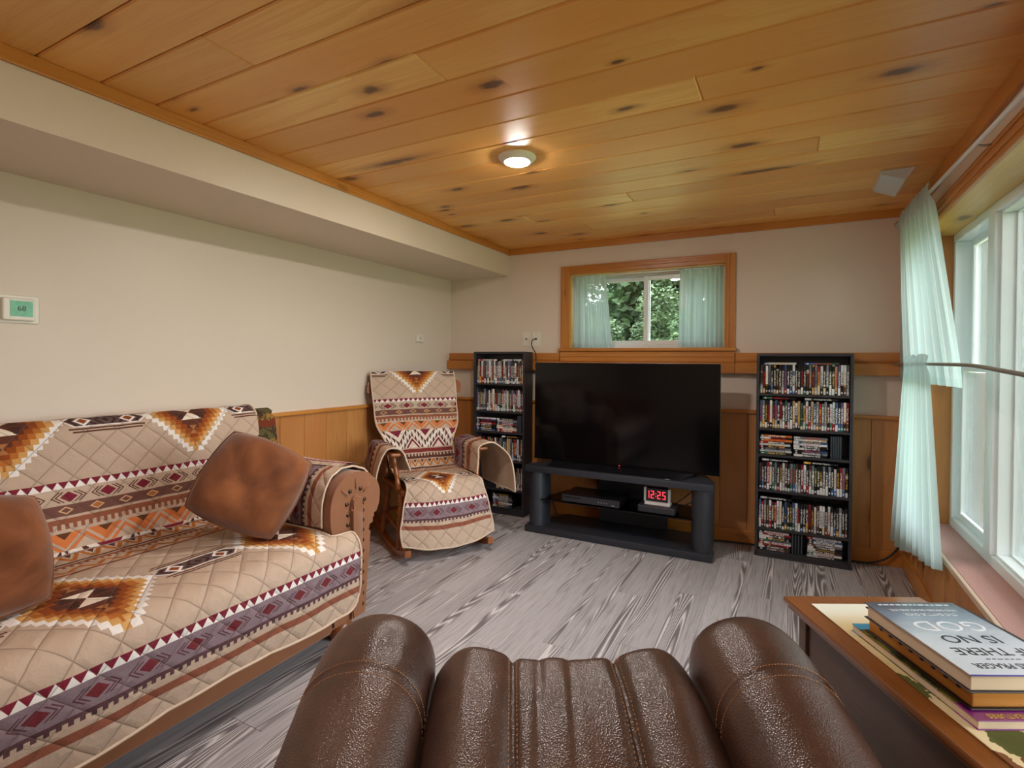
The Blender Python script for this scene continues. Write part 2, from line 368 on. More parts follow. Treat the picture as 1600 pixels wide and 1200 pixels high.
# ------------------------------------------------------------------ mesh helpers
def tag(o, label=None, cat=None, group=None, kind=None):
    if label: o['label'] = label
    if cat: o['category'] = cat
    if group: o['group'] = group
    if kind: o['kind'] = kind
    return o
def link(name, me, m, parent=None, smooth=False):
    o = bpy.data.objects.new(name, me); COL.objects.link(o)
    if m is not None and not me.materials: me.materials.append(m)
    if parent is not None: o.parent = parent
    if smooth:
        for p in me.polygons: p.use_smooth = True
    return o
def empty(name, loc=(0, 0, 0), rz=0.0):
    o = bpy.data.objects.new(name, None); COL.objects.link(o); o.location = loc; o.rotation_euler = (0, 0, rz)
    o.empty_display_size = .05; return o
class B:
    """collects geometry for ONE mesh object"""
    def __init__(s): s.bm = bmesh.new()
    def box(s, x0, x1, y0, y1, z0, z1, bev=0.0, seg=2):
        t = bmesh.new(); r = bmesh.ops.create_cube(t, size=1.0)
        for v in t.verts: v.co = Vector(((x0 + x1) / 2 + v.co.x * (x1 - x0), (y0 + y1) / 2 + v.co.y * (y1 - y0), (z0 + z1) / 2 + v.co.z * (z1 - z0)))
        if bev > 0: bmesh.ops.bevel(t, geom=t.edges[:] , offset=bev, segments=seg, profile=.5, affect='EDGES')
        s.merge(t); return s
    def merge(s, t, M=None):
        me = bpy.data.meshes.new('t')
        if M is not None: t.transform(M)
        t.to_mesh(me); t.free(); s.bm.from_mesh(me); bpy.data.meshes.remove(me)
    def faces(s, vs, fs):
        a = [s.bm.verts.new(v) for v in vs]
        for f in fs:
            try: s.bm.faces.new([a[i] for i in f])
            except ValueError: pass
        return s
    def prism(s, poly, axis, a, b):
        """poly: list of 2D points, extruded along axis from a to b"""
        n = len(poly)
        def p(q, t): return {'x': (t, q[0], q[1]), 'y': (q[0], t, q[1]), 'z': (q[0], q[1], t)}[axis]
        vs = [p(q, a) for q in poly] + [p(q, b) for q in poly]
        fs = [tuple(range(n))[::-1], tuple(range(n, 2 * n))] + [(i, (i + 1) % n, n + (i + 1) % n, n + i) for i in range(n)]
        s.faces(vs, fs); return s
    def tube(s, pts, r, n=8, cap=True):
        pts = [Vector(p) for p in pts]; rings = []; up = Vector((0, 0, 1))
        rr = r if isinstance(r, (list, tuple)) else [r] * len(pts)
        for i, p in enumerate(pts):
            t = (pts[min(i + 1, len(pts) - 1)] - pts[max(i - 1, 0)]).normalized()
            a = t.cross(up)
            if a.length < 1e-3: a = t.cross(Vector((1, 0, 0)))
            a.normalize(); b = t.cross(a)
            rings.append([s.bm.verts.new(p + (a * math.cos(2 * PI * k / n) + b * math.sin(2 * PI * k / n)) * rr[i]) for k in range(n)])
        for i in range(len(rings) - 1):
            for k in range(n): s.bm.faces.new((rings[i][k], rings[i][(k + 1) % n], rings[i + 1][(k + 1) % n], rings[i + 1][k]))
        if cap: s.bm.faces.new(rings[0][::-1]); s.bm.faces.new(rings[-1])
        return s
    def lathe(s, prof, c=(0, 0, 0), n=20, M=None):
        t = bmesh.new(); rings = []
        for r, z in prof:
            rings.append([t.verts.new((max(r, 1e-5) * math.cos(2 * PI * k / n), max(r, 1e-5) * math.sin(2 * PI * k / n), z)) for k in range(n)])
        for i in range(len(rings) - 1):
            for k in range(n): t.faces.new((rings[i][k], rings[i][(k + 1) % n], rings[i + 1][(k + 1) % n], rings[i + 1][k]))
        t.faces.new(rings[0][::-1]); t.faces.new(rings[-1])
        s.merge(t, (M or Matrix()) if M else Matrix.Translation(c)); return s
    def grid(s, P, uv=None):
        """P[i][j] points; uv[i][j]"""
        ly = s.bm.loops.layers.uv.verify() if uv else None
        V = [[s.bm.verts.new(p) for p in row] for row in P]
        for i in range(len(P) - 1):
            for j in range(len(P[0]) - 1):
                f = s.bm.faces.new((V[i][j], V[i][j + 1], V[i + 1][j + 1], V[i + 1][j]))
                if uv:
                    for l, (a, b) in zip(f.loops, ((i, j), (i, j + 1), (i + 1, j + 1), (i + 1, j))): l[ly].uv = uv[a][b]
        return s
    def build(s, name, m, parent=None, smooth=False, angle=None):
        bmesh.ops.recalc_face_normals(s.bm, faces=s.bm.faces[:])
        me = bpy.data.meshes.new(name); s.bm.to_mesh(me); s.bm.free()
        o = link(name, me, m, parent, smooth)
        if angle is not None: autosmooth(me, angle)
        return o
def autosmooth(me, ang):
    for p in me.polygons: p.use_smooth = True
    bm = bmesh.new(); bm.from_mesh(me)
    for e in bm.edges:
        if len(e.link_faces) == 2 and e.calc_face_angle(0) > ang: e.smooth = False
    bm.to_mesh(me); bm.free()
def box(name, m, x0, x1, y0, y1, z0, z1, parent=None, bev=0.0):
    return B().box(x0, x1, y0, y1, z0, z1, bev).build(name, m, parent)
def crom(p, t):
    """Catmull-Rom through list p, t in [0, len-1]"""
    n = len(p); i = min(int(t), n - 2); f = t - i
    a, b, c, d = p[max(i - 1, 0)], p[i], p[i + 1], p[min(i + 2, n - 1)]
    return tuple(.5 * (2 * b[k] + (c[k] - a[k]) * f + (2 * a[k] - 5 * b[k] + 4 * c[k] - d[k]) * f * f + (3 * b[k] - a[k] - 3 * c[k] + d[k]) * f ** 3) for k in range(len(b)))
def spline(p, n): return [crom(p, (len(p) - 1) * i / (n - 1)) for i in range(n)]
def patch(ctrl, nu, nv):
    """ctrl[i][j] tuples (any width); smooth surface nv rows x nu columns"""
    rows = [spline(r, nu) for r in ctrl]
    cols = [spline([r[k] for r in rows], nv) for k in range(nu)]
    return [[cols[k][i] for k in range(nu)] for i in range(nv)]
def text(body, size, m, parent, M, name='lettering', align='CENTER', ext=.0003, sx=1.0):
    cu = bpy.data.curves.new('t', 'FONT'); cu.body = body; cu.size = size; cu.align_x = align; cu.align_y = 'CENTER'; cu.extrude = ext; cu.resolution_u = 3
    o = bpy.data.objects.new('t', cu); COL.objects.link(o)
    bpy.context.view_layer.update()
    me = bpy.data.meshes.new_from_object(o.evaluated_get(bpy.context.evaluated_depsgraph_get()))
    bpy.data.objects.remove(o); bpy.data.curves.remove(cu)
    me.transform(M @ Matrix.Diagonal((sx, 1, 1, 1))); me.materials.clear()
    return link(name, me, m, parent)
def smoothstep(a, b, x):
    t = max(0, min(1, (x - a) / (b - a))); return t * t * (3 - 2 * t)

# ================================================================== THE ROOM
# ---- floor: planks running towards the TV wall
fl_o = box('floor', M_GAP, XL, XR + .02, YB, D, -.05, -.004); tag(fl_o, 'grey wood-look plank floor', 'floor', kind='structure')
PW, PL = .152, 1.22
plank_cache = {}
def plank_mesh(key, fn):
    if key not in plank_cache: plank_cache[key] = fn()
    return plank_cache[key]
def floor_plank(w, l):
    b = B().box(-w / 2 + .0006, w / 2 - .0006, -l / 2 + .0006, l / 2 - .0006, -.012, 0, .0012, 1)
    me = bpy.data.meshes.new('plank'); b.bm.to_mesh(me); b.bm.free(); me.materials.append(M_FLOOR); return me
x = XL; k = 0
while x < XR - .01:
    w = min(PW, XR - x); y = YB - ((k * .437) % 1.0) * PL
    while y < D - .01:
        a, b_ = max(y, YB), min(y + PL, D)
        if b_ - a > .03:
            o = link('plank', plank_mesh(('f', round(w, 3), round(b_ - a, 3)), lambda: floor_plank(w, b_ - a)), None, fl_o)
            o.location = (x + w / 2, (a + b_) / 2, 0)
        y += PL
    x += PW; k += 1

# ---- ceiling: pine boards running left to right
ce_o = box('ceiling', M_GAP, XL, XR + .02, YB, D, ZC + .012, ZC + .06); tag(ce_o, 'knotty pine board ceiling', 'ceiling', kind='structure')
CW = .1838
def ceil_plank(l, w):
    b = B().box(-l / 2 + .0005, l / 2 - .0005, -w / 2 + .0018, w / 2 - .0018, 0, .018, .005, 1)
    me = bpy.data.meshes.new('plank'); b.bm.to_mesh(me); b.bm.free(); me.materials.append(M_CEIL); return me
y0 = .793 - CW * 17; k = 0
cuts = {6: -.3, 8: -1.25, 10: .1, 12: -.85, 13: -1.6, 15: -1.3, 16: -.1, 17: .2}
while y0 + k * CW < D - .002:
    a = max(YB, y0 + k * CW); b_ = min(D, y0 + (k + 1) * CW)
    if b_ - a > .02:
        xs = [XS - .03, (XS + XR) / 2 + ((k * .618) % 1.0 - .5) * 2.2, XR]
        if k - 17 in cuts: xs[1] = cuts[k - 17]
        if k % 3 == 1 or k - 17 in (2, 5, 7, 9): xs = [xs[0], xs[2]]
        for i in range(len(xs) - 1):
            l = xs[i + 1] - xs[i]
            o = link('plank', ceil_plank(l, b_ - a), None, ce_o); o.location = ((xs[i] + xs[i + 1]) / 2, (a + b_) / 2, ZC)
    k += 1

# ---- walls
wl = box('wall_left', M_WALL, XL - .12, XL, YB, D + .3, -.05, ZC + .06); tag(wl, 'plain cream painted wall behind the sofa', 'wall', kind='structure')
wr_ = box('wall_rear', M_WALL, XL, XR + .3, YB - .12, YB, -.05, ZC + .06); tag(wr_, 'plain cream painted wall facing the TV wall', 'wall', kind='structure')
so = B().box(XL, XS, YB, D, ZS, ZC + .012).build('wall_soffit', M_WALL); tag(so, 'boxed cream painted soffit along the ceiling above the sofa', 'soffit', kind='structure')
WX0, WX1, WZ0, WZ1 = -1.62, -.414, 1.392, 2.006        # small window opening
bw = B(); T = .30
bw.box(XL, WX0, D, D + T, -.05, ZC + .06); bw.box(WX1, XR + .3, D, D + T, -.05, ZC + .06)
bw.box(WX0, WX1, D, D + T, -.05, WZ0); bw.box(WX0, WX1, D, D + T, WZ1, ZC + .06)
wb = bw.build('wall_back', M_WALL); tag(wb, 'cream painted wall with the small window behind the TV', 'wall', kind='structure')
RY0, RY1, RZ0, RZ1 = .96, 3.80, .355, 2.013              # large window opening in the right wall
rw = B(); RT = .32
rw.box(XR, XR + RT, RY1, D, -.05, ZC + .06); rw.box(XR, XR + RT, YB, RY0, -.05, ZC + .06)
rw.box(XR, XR + RT, RY0, RY1, -.05, RZ0); rw.box(XR, XR + RT, RY0, RY1, RZ1 + .015, ZC + .06)
wr = rw.build('wall_right', M_WALL); tag(wr, 'cream painted wall holding the wide window', 'wall', kind='structure')

# ---- wainscot boards, each a piece of its wall
def boards(wall, axis, a, b, z0, z1, face, w=.186):
    n = max(1, round((b - a) / w)); w = (b - a) / n
    for i in range(n):
        p, q = a + i * w, a + (i + 1) * w
        c = (p + q) / 2
        bb = B()
        if axis == 'x': bb.box(p - c + .0007, q - c - .0007, -.012, 0, z0, z1, .003, 1); o = bb.build('board', M_WAIN, wall); o.location = (c, face, 0)
        elif axis == 'y+': bb.box(0, .012, p - c + .0007, q - c - .0007, z0, z1, .003, 1); o = bb.build('board', M_WAIN, wall); o.location = (face, c, 0)
        else: bb.box(-.012, 0, p - c + .0007, q - c - .0007, z0, z1, .003, 1); o = bb.build('board', M_WAIN, wall); o.location = (face, c, 0)
boards(wb, 'x', XL + .012, XR - .012, .09, .935, D)
boards(wl, 'y+', -.2, D - .012, .09, .935, XL)
boards(wr, 'y-', .5, D - .013, .09, .355, XR)

def trim(name, m, label, cat='trim', **k):
    o = B().box(*k['b'], k.get('bev', .003), 2).build(name, m); tag(o, label, cat, kind='structure'); return o
trim('baseboard_back', M_TRIMX, 'pine baseboard along the TV wall', 'baseboard', b=(XL, XR - .014, D - .026, D - .0122, 0, .098))
trim('baseboard_left', M_TRIMY, 'pine baseboard along the wall behind the sofa', 'baseboard', b=(XL + .0122, XL + .026, -.2, D - .027, 0, .098))
trim('baseboard_right', M_TRIMY, 'pine baseboard below the wide window', 'baseboard', b=(XR - .026, XR - .0122, .5, D - .027, 0, .098))
trim('trim_1', M_TRIMX, 'moulded cap rail on the TV wall wainscot', b=(XL + .013, XR - .013, D - .032, D, .93, .953))
trim('trim_2', M_TRIMY, 'moulded cap rail on the wainscot behind the sofa', b=(XL, XL + .032, -.2, D - .033, .93, .953))
trim('trim_3', M_TRIMY, 'flat pine moulding where soffit meets ceiling', b=(XS, XS + .016, YB, D - .02, 2.211, ZC))
trim('trim_4', M_TRIMX, 'flat pine moulding where the TV wall meets ceiling', b=(XS, XR - .02, D - .018, D, 2.211, ZC))
trim('trim_5', M_TRIMY, 'wide pine moulding where the window wall meets ceiling', b=(XR - .02, XR, YB, D - .02, 2.188, ZC))
# ledge rail across the TV wall: a flat band above and a projecting shelf band below, broken by the window casing
for nm, x0, x1, lab in (('trim_6', XL, -1.70, 'pine ledge rail between the corner and the small window'), ('trim_7', -.345, XR - .002, 'pine ledge rail between the small window and the wide window')):
    b = B(); b.box(x0, x1, D - .022, D, 1.286, 1.356, .004); b.box(x0, x1, D - .030, D - .02, 1.296, 1.31, .003); b.box(x0, x1, D - .062, D, 1.208, 1.286, .006)
    tag(b.build(nm, M_TRIMX), lab, 'trim', kind='structure')
tag(B().box(-1.70, -.345, D - .062, D, 1.208, 1.286, .006).build('trim_8', M_TRIMX), 'pine ledge rail under the small window apron', 'trim', kind='structure')

# ================================================================== SMALL WINDOW (back wall)
w1 = empty('window_1', (0, 0, 0)); tag(w1, 'small sliding window with pine casing above the TV', 'window', kind='structure')
CX0, CX1, CZ1 = -1.696, -.349, 2.072
def casing(b, x0, x1, z0, z1, vert):
    b.box(x0, x1, D - .02, D, z0, z1, .004)
    if vert: b.box(x0 + .012, x0 + .030, D - .027, D - .019, z0, z1, .003)
    else: b.box(x0, x1, D - .027, D - .019, z0 + .03, z0 + .048, .003)
b = B(); casing(b, CX0, WX0 + .004, WZ0, CZ1, True); b.build('casing_side', M_TRIMZ, w1)
b = B(); casing(b, WX1 - .004, CX1, WZ0, CZ1, True); b.build('casing_side', M_TRIMZ, w1)
b = B(); casing(b, WX0, WX1, WZ1 - .004, CZ1, False); b.build('casing_head', M_TRIMX, w1)
B().box(CX0 - .012, CX1 + .012, D - .045, D + .11, WZ0 - .022, WZ0 + .003, .004).build('window_stool', M_TRIMX, w1)
b = B(); b.box(CX0, CX1, D - .024, D, 1.287, WZ0 - .022, .004); b.box(CX0, CX1, D - .03, D - .022, 1.325, 1.342, .003); b.build('apron', M_TRIMX, w1)
b = B(); b.box(WX0, WX0 + .012, D, D + .12, WZ0, WZ1); b.box(WX1 - .012, WX1, D, D + .12, WZ0, WZ1); b.box(WX0, WX1, D, D + .12, WZ1 - .012, WZ1); b.build('jamb_lining', M_HEAD, w1)
FY = D + .12
def vframe(b, x0, x1, z0, z1, y0, y1, t, bev=.004):
    b.box(x0, x0 + t, y0, y1, z0, z1, bev); b.box(x1 - t, x1, y0, y1, z0, z1, bev)
    b.box(x0 + t, x1 - t, y0, y1, z0, z0 + t, bev); b.box(x0 + t, x1 - t, y0, y1, z1 - t, z1, bev)
b = B(); vframe(b, WX0, WX1, WZ0, WZ1, FY, FY + .08, .030); b.build('outer_frame', M_WHITE, w1)
MXc = -1.018
b = B(); vframe(b, WX0 + .03, MXc + .022, WZ0 + .03, WZ1 - .03, FY + .036, FY + .062, .036); s1 = b.build('sash', M_WHITE, w1)
b = B(); vframe(b, MXc - .022, WX1 - .03, WZ0 + .03, WZ1 - .03, FY + .006, FY + .032, .036); s2 = b.build('sash', M_WHITE, w1)
box('pane', M_GLASS, WX0 + .064, MXc - .012, FY + .047, FY + .051, WZ0 + .064, WZ1 - .064, s1)
box('pane', M_GLASS, MXc + .012, WX1 - .064, FY + .017, FY + .021, WZ0 + .064, WZ1 - .064, s2)

# ================================================================== WIDE WINDOW (right wall)
w2 = empty('window_2', (0, 0, 0)); tag(w2, 'wide white window over a carpeted ledge with pine casing', 'window', kind='structure')
LX = .809                       # room face of the vinyl frame
b = B(); b.box(XR - .02, XR, RY0 - .08, RY1 + .085, RZ1 - .002, RZ1 + .084, .004); b.box(XR - .028, XR - .018, RY0 - .08, RY1 + .085, RZ1 + .02, RZ1 + .034, .003); b.box(XR - .026, XR - .018, RY0 - .08, RY1 + .085, RZ1 + .056, RZ1 + .066, .003)
b.build('casing_head', M_TRIMY, w2)
B().box(XR - .02, XR, RY1 - .002, RY1 + .085, .378, RZ1 - .003, .004).build('casing_side', M_TRIMZ, w2)
B().box(XR - .02, XR, RY0 - .08, RY0 + .002, .378, RZ1 - .003, .004).build('casing_side', M_TRIMZ, w2)
B().box(XR - .004, LX + .02, RY0, RY1, RZ1, RZ1 + .014).build('head_lining', M_HEAD, w2)
B().box(XR, LX + .02, RY1 - .014, RY1 - .0005, .377, RZ1 - .001).build('jamb_lining', M_WAIN, w2)
B().box(XR, LX + .02, RY0 + .0005, RY0 + .014, .377, RZ1 - .001).build('jamb_lining', M_WAIN, w2)
B().box(XR + .002, LX + .1, RY0, RY1 - .001, .356, .376).build('carpeted_ledge', M_CARPET, w2)
B().box(XR - .016, XR + .0015, RY0, RY1 + .06, .350, .3755, .003).build('ledge_edge_strip', M_PIPING, w2)
def hframe(b, y0, y1, z0, z1, x0, x1, t, bev=.004):
    b.box(x0, x1, y0, y0 + t, z0, z1, bev); b.box(x0, x1, y1 - t, y1, z0, z1, bev)
    b.box(x0, x1, y0 + t, y1 - t, z0, z0 + t, bev); b.box(x0, x1, y0 + t, y1 - t, z1 - t, z1, bev)
FZ0, FZ1 = .376, RZ1
units = [(3.18, RY1 - .014, 'hung'), (1.62, 3.09, 'fixed'), (RY0 + .014, 1.53, 'hung')]
b = B()
b.box(LX, LX + .13, RY0 + .014, RY1 - .014, FZ1 - .045, FZ1, .004); b.box(LX, LX + .13, RY0 + .014, RY1 - .014, FZ0, FZ0 + .05, .004)
b.box(LX, LX + .13, RY1 - .05, RY1 - .014, FZ0 + .05, FZ1 - .045, .004); b.box(LX, LX + .13, RY0 + .014, RY0 + .05, FZ0 + .05, FZ1 - .045, .004)
b.build('outer_frame', M_WHITE, w2)
for yy in (3.135, 1.575):
    B().box(LX - .006, LX + .12, yy - .045, yy + .045, FZ0 + .05, FZ1 - .045, .004).build('mullion', M_WHITE, w2)
for y0, y1, kd in units:
    a, c = max(y0, RY0 + .05), min(y1, RY1 - .05)
    if kd == 'fixed':
        b = B(); hframe(b, a, c, FZ0 + .05, FZ1 - .045, LX + .016, LX + .10, .010, .002); hframe(b, a + .01, c - .01, FZ0 + .06, FZ1 - .055, LX + .066, LX + .09, .006, .002); s = b.build('sash', M_WHITE, w2)
        box('pane', M_GLASS, LX + .076, LX + .080, a + .014, c - .014, FZ0 + .064, FZ1 - .059, s)
    else:
        ZM = 1.262
        b = B(); hframe(b, a, c, FZ0 + .05, ZM + .02, LX + .03, LX + .062, .036); s = b.build('sash', M_WHITE, w2)
        box('pane', M_GLASS, LX + .044, LX + .048, a + .034, c - .034, FZ0 + .09, ZM - .02, s)
        B().box(LX + .012, LX + .03, (a + c) / 2 - .05, (a + c) / 2 + .05, ZM, ZM + .016, .004).build('sash_lock', M_WHITE, s)
        b = B(); hframe(b, a, c, ZM - .02, FZ1 - .045, LX + .068, LX + .10, .036); s = b.build('sash', M_WHITE, w2)
        box('pane', M_GLASS, LX + .082, LX + .086, a + .034, c - .04, ZM + .02, FZ1 - .085, s)

# ================================================================== OUTDOORS
def grass_fn():
    x, y, z = coords('Object'); n = noise(vec(x, y, z), 1.2, 3); g = noise(vec(x, y, z), 60, 3)
    return dict(color=mixc(ss(n + g * .4, .4, .95), C(116, 130, 84), C(156, 166, 122)), bump=g, bstr=.5, bdist=.02)
M_GRASS = mat('lawn', grass_fn, rough=.95, spec=.1)
M_GRAVEL = mat('gravel', lambda: (lambda x, y, z: dict(color=mixc(noise(vec(x, y, z), 40, 3), C(150, 146, 140), C(190, 186, 180))))(*coords('Object')), rough=.95)
g = box('lawn', M_GRASS, -40, 60, D + .31, 70, -.02, .10); tag(g, 'green lawn outside the windows', 'lawn', kind='structure')
g2 = box('side_lawn', M_GRASS, XR + .33, 60, -30, D + .31, -.02, .10); tag(g2, 'green lawn beside the wide window', 'lawn', kind='structure')
g = box('gravel_drive', M_GRAVEL, 1.8, 60, 9.5, 26, .08, .115); tag(g, 'pale gravel drive beyond the lawn', 'drive', kind='structure')
def leaf_fn(a, b_):
    def f():
        x, y, z = coords('Object'); n = noise(vec(x, y, z), 2.5, 3); g = noise(vec(x, y, z), 25, 2)
        return dict(color=mixc(ss(n * .6 + g * .4, .35, .65), a, b_))
    return f
M_LEAFS = [mat('broadleaf_a', leaf_fn(C(48, 70, 46), C(86, 112, 72)), rough=.6), mat('broadleaf_b', leaf_fn(C(62, 86, 58), C(118, 142, 102)), rough=.6), mat('needle', leaf_fn(C(36, 62, 46), C(66, 98, 72)), rough=.7)]
M_BARK = mat('bark', lambda: (lambda x, y, z: dict(color=mixc(noise(vec(x * 20, y * 20, z * 4), 1, 3), C(84, 66, 54), C(130, 108, 92))))(*coords('Object')), rough=.9)
def broadleaf(loc, h, r, mi, label, seed, low=.2):
    rg = random.Random(seed); t = empty('broadleaf_tree', loc); tag(t, label, 'tree', 'trees outside the small window')
    B().tube([(0, 0, -.05), (.05, .02, h * .35), (0, .05, h * .7)], [.11, .08, .04], 8).build('trunk', M_BARK, t)
    vs, fs = [], []
    blobs = [(rg.uniform(-r, r) * .75, rg.uniform(-r, r) * .75, h * (low + rg.random() * (1 - low)), r * rg.uniform(.3, .55)) for _ in range(int((12 if r < 1 else 26) * h / r / 3))]
    for _ in range(30000 if r < 1 else 18000):
        bx, by, bz, br = rg.choice(blobs)
        d = Vector((rg.gauss(0, 1), rg.gauss(0, 1), rg.gauss(0, 1))).normalized() * br * rg.uniform(.45, 1.05)
        c = Vector((bx, by, bz)) + d
        a = Vector((rg.gauss(0, 1), rg.gauss(0, 1), rg.gauss(0, .6))).normalized() * rg.uniform(.030, .060) * (1 + 2.0 * (r > 1))
        e = a.cross(Vector((rg.gauss(0, 1), rg.gauss(0, 1), 1))).normalized() * rg.uniform(.020, .036) * (1 + 2.0 * (r > 1))
        k = len(vs); vs += [c - a, c + e, c + a, c - e]; fs.append((k, k + 1, k + 2, k + 3))
    me = bpy.data.meshes.new('foliage'); me.from_pydata([tuple(v) for v in vs], [], fs); o = link('foliage', me, M_LEAFS[mi], t); o['kind'] = 'stuff'
TL = [(-6.3, 9.6, 4.2, .85, 0, 'dark round tree at the outer end of the front woods row'), (-4.0, 9.4, 4.4, .88, 1, 'light green tree in the front woods row behind the first curtain'), (-1.7, 9.6, 4.6, .88, 0, 'dark green tree filling the front woods row past the sash bar'), (.6, 9.4, 4.2, .85, 1, 'light green tree nearest the corner of the house'),
      (-5.2, 12.0, 5.6, .95, 1, 'pale tree showing between the first two front trees'), (-2.85, 11.8, 5.8, .95, 1, 'pale tree showing between the middle front trees'), (-.5, 12.0, 5.6, .95, 0, 'shady tree showing between the last two front trees'),
      (-7.2, 15.5, 7.5, 1.5, 0, 'tall dark tree at the outer end of the rear woods'), (-3.2, 15.3, 8.0, 1.5, 0, 'tallest dark tree in the middle of the rear woods'), (.9, 15.5, 7.5, 1.5, 1, 'tall pale tree at the house end of the rear woods'),
      (-10.4, 20.5, 10, 2.0, 0, 'great dark tree closing the woods at the outer end'), (-5.0, 20.5, 10, 2.0, 0, 'great dark tree closing the woods behind the middle trees'), (.4, 20.5, 10, 2.0, 0, 'great dark tree closing the woods behind the pale ones'),
      (-8.2, 27, 11, 2.4, 0, 'hazy green tree far back between the great dark ones'), (-1.8, 27, 11, 2.4, 1, 'hazy pale tree far back behind the woods')]
for i, (x, y, h, r, mi, lab) in enumerate(TL): broadleaf((x, y, .1), h, r, mi, lab, 40 + i, .04)
def conifer(loc, h, r, label, seed, dead=0.0):
    rg = random.Random(seed); t = empty('spruce_tree', loc); tag(t, label, 'tree', 'spruces beyond the gravel drive')
    B().tube([(0, 0, -.05), (.03, 0, h * .5), (0, .02, h)], [.13, .09, .02], 8).build('trunk', M_BARK, t)
    b = B(); vs, fs = [], []
    nl = int(h * 4.5)
    for i in range(nl):
        z = h * (.06 + .93 * i / nl); rr = r * (1 - i / nl) ** .8 + .12
        for k in range(9):
            a = rg.random() * 2 * PI; L = rr * rg.uniform(.75, 1.1); dx, dy = math.cos(a), math.sin(a)
            b.tube([(0, 0, z), (dx * L * .5, dy * L * .5, z - L * .10), (dx * L, dy * L, z - L * .22)], [.016, .010, .004], 4, False)
            if z > h * (1 - dead): continue
            for q in range(26):
                f = rg.uniform(.12, 1.0); c = Vector((dx * L * f, dy * L * f, z - L * .2 * f + rg.uniform(-.05, .02)))
                e = Vector((-dy, dx, 0)) * rg.uniform(-.22, .22) * (1.1 - f * .6) + Vector((dx, dy, -.3)) * .10
                s = Vector((rg.gauss(0, .03), rg.gauss(0, .03), -.045)); n0 = len(vs)
                vs += [c, c + e * .6 + s * .6, c + e, c + e * .5 - s * .5]; fs.append((n0, n0 + 1, n0 + 2, n0 + 3))
    b.build('branches', M_BARK, t)
    me = bpy.data.meshes.new('needles'); me.from_pydata([tuple(v) for v in vs], [], fs); o = link('needles', me, M_LEAFS[2], t); o['kind'] = 'stuff'
conifer((4.35, 15.2, .1), 7.2, 1.5, 'spruce with a bare twiggy top beyond the gravel drive', 5, .42)
conifer((6.9, 19.5, .1), 9.0, 2.2, 'full dense spruce behind the bare-topped one', 6)
conifer((3.2, 24.0, .1), 9.5, 2.4, 'large distant spruce at the end of the drive', 7)
conifer((10.5, 17.0, .1), 8.0, 2.0, 'wide spruce standing out by the open lawn', 8)

# ================================================================== CEILING FIXTURES
def ceiling_lamp(x, y, label, m=None):
    t = empty('ceiling_lamp', (x, y, ZC)); tag(t, label, 'ceiling lamp')
    B().lathe([(.060, -.026), (.068, -.024), (.084, -.014), (.092, -.004), (.092, 0), (.05, 0)], n=48).build('trim_ring', M_LAMPW, t, angle=.6)
    B().lathe([(.001, -.034), (.030, -.0335), (.050, -.031), (.0595, -.0265), (.0615, -.024), (.0615, -.020), (.001, -.020)], n=48).build('diffuser', m or M_FILL_DIFF, t, angle=.8)
ceiling_lamp(-1.168, 2.245, 'lit round white disc lamp on the pine ceiling before the TV', M_DIFF)
ceiling_lamp(-1.168, .20, 'added unseen disc fill lamp on the ceiling above the sofa')  # this and the next two: fill lamps added out of view to brighten the room
ceiling_lamp(.05, -.35, 'added unseen disc fill lamp on the ceiling behind the recliner')
ceiling_lamp(-1.168, -1.40, 'added unseen disc fill lamp on the ceiling by the rear wall')
# clear plastic air deflector over a floor-register style ceiling vent
v = empty('air_vent_deflector', (.467, 3.37, ZC)); tag(v, 'clear plastic air deflector fixed to the ceiling above the curtain', 'vent')
box('register_plate', M_WHITE, -.062, .062, -.135, .135, -.006, -.0005, v, .002)
for i in range(9): box('louvre', M_GREYP, -.05 + i * .0115, -.045 + i * .0115, -.12, .12, -.011, -.006, v)
b = B(); b.prism([(-.075, -.006), (-.072, -.006), (-.066, -.022), (.03, -.060), (.03, -.063), (-.068, -.025)], 'y', -.15, .15); b.build('clear_hood', M_CLEAR, v)
b = B(); b.prism([(-.066, -.022), (.03, -.062), (.072, -.006), (-.075, -.006)], 'y', .148, .151); b.build('hood_end', M_CLEAR, v)
b = B(); b.prism([(-.066, -.022), (.03, -.062), (.072, -.006), (-.075, -.006)], 'y', -.151, -.148); b.build('hood_end', M_CLEAR, v)

# ================================================================== WALL FITTINGS
t = empty('thermostat', (XL, .955, 1.48)); tag(t, 'white wall thermostat with green screen above the sofa', 'thermostat')
box('back_plate', M_PLASTIC, 0, .006, -.075, .075, -.058, .058, t, .004)
box('housing', M_PLASTIC, .006, .026, -.050, .055, -.047, .045, t, .006)
M_LCD = mat('green_lcd', lambda: (lambda x, y, z: dict(color=mixc(noise(vec(x, y, z), 60, 2), C(52, 128, 88), C(92, 176, 128))))(*coords('Object')), rough=.3, emit=C(60, 150, 100), estr=.15)
s = box('screen', M_LCD, .026, .0275, -.026, .046, -.030, .034, t)
text('68', .030, M_CABLE, s, Matrix.Translation((.0278, .010, .002)) @ Matrix(((0, 0, 1, 0), (1, 0, 0, 0), (0, 1, 0, 0), (0, 0, 0, 1))), 'digits')
t = empty('wall_sensor', (XL, 3.606, 1.475)); tag(t, 'small beige sensor box on the wall above the rocking chair', 'sensor')
box('housing', M_PLASTIC, 0, .018, -.045, .045, -.033, .033, t, .005); box('slot', M_CABLE, .018, .0185, -.004, .004, -.010, .010, t)
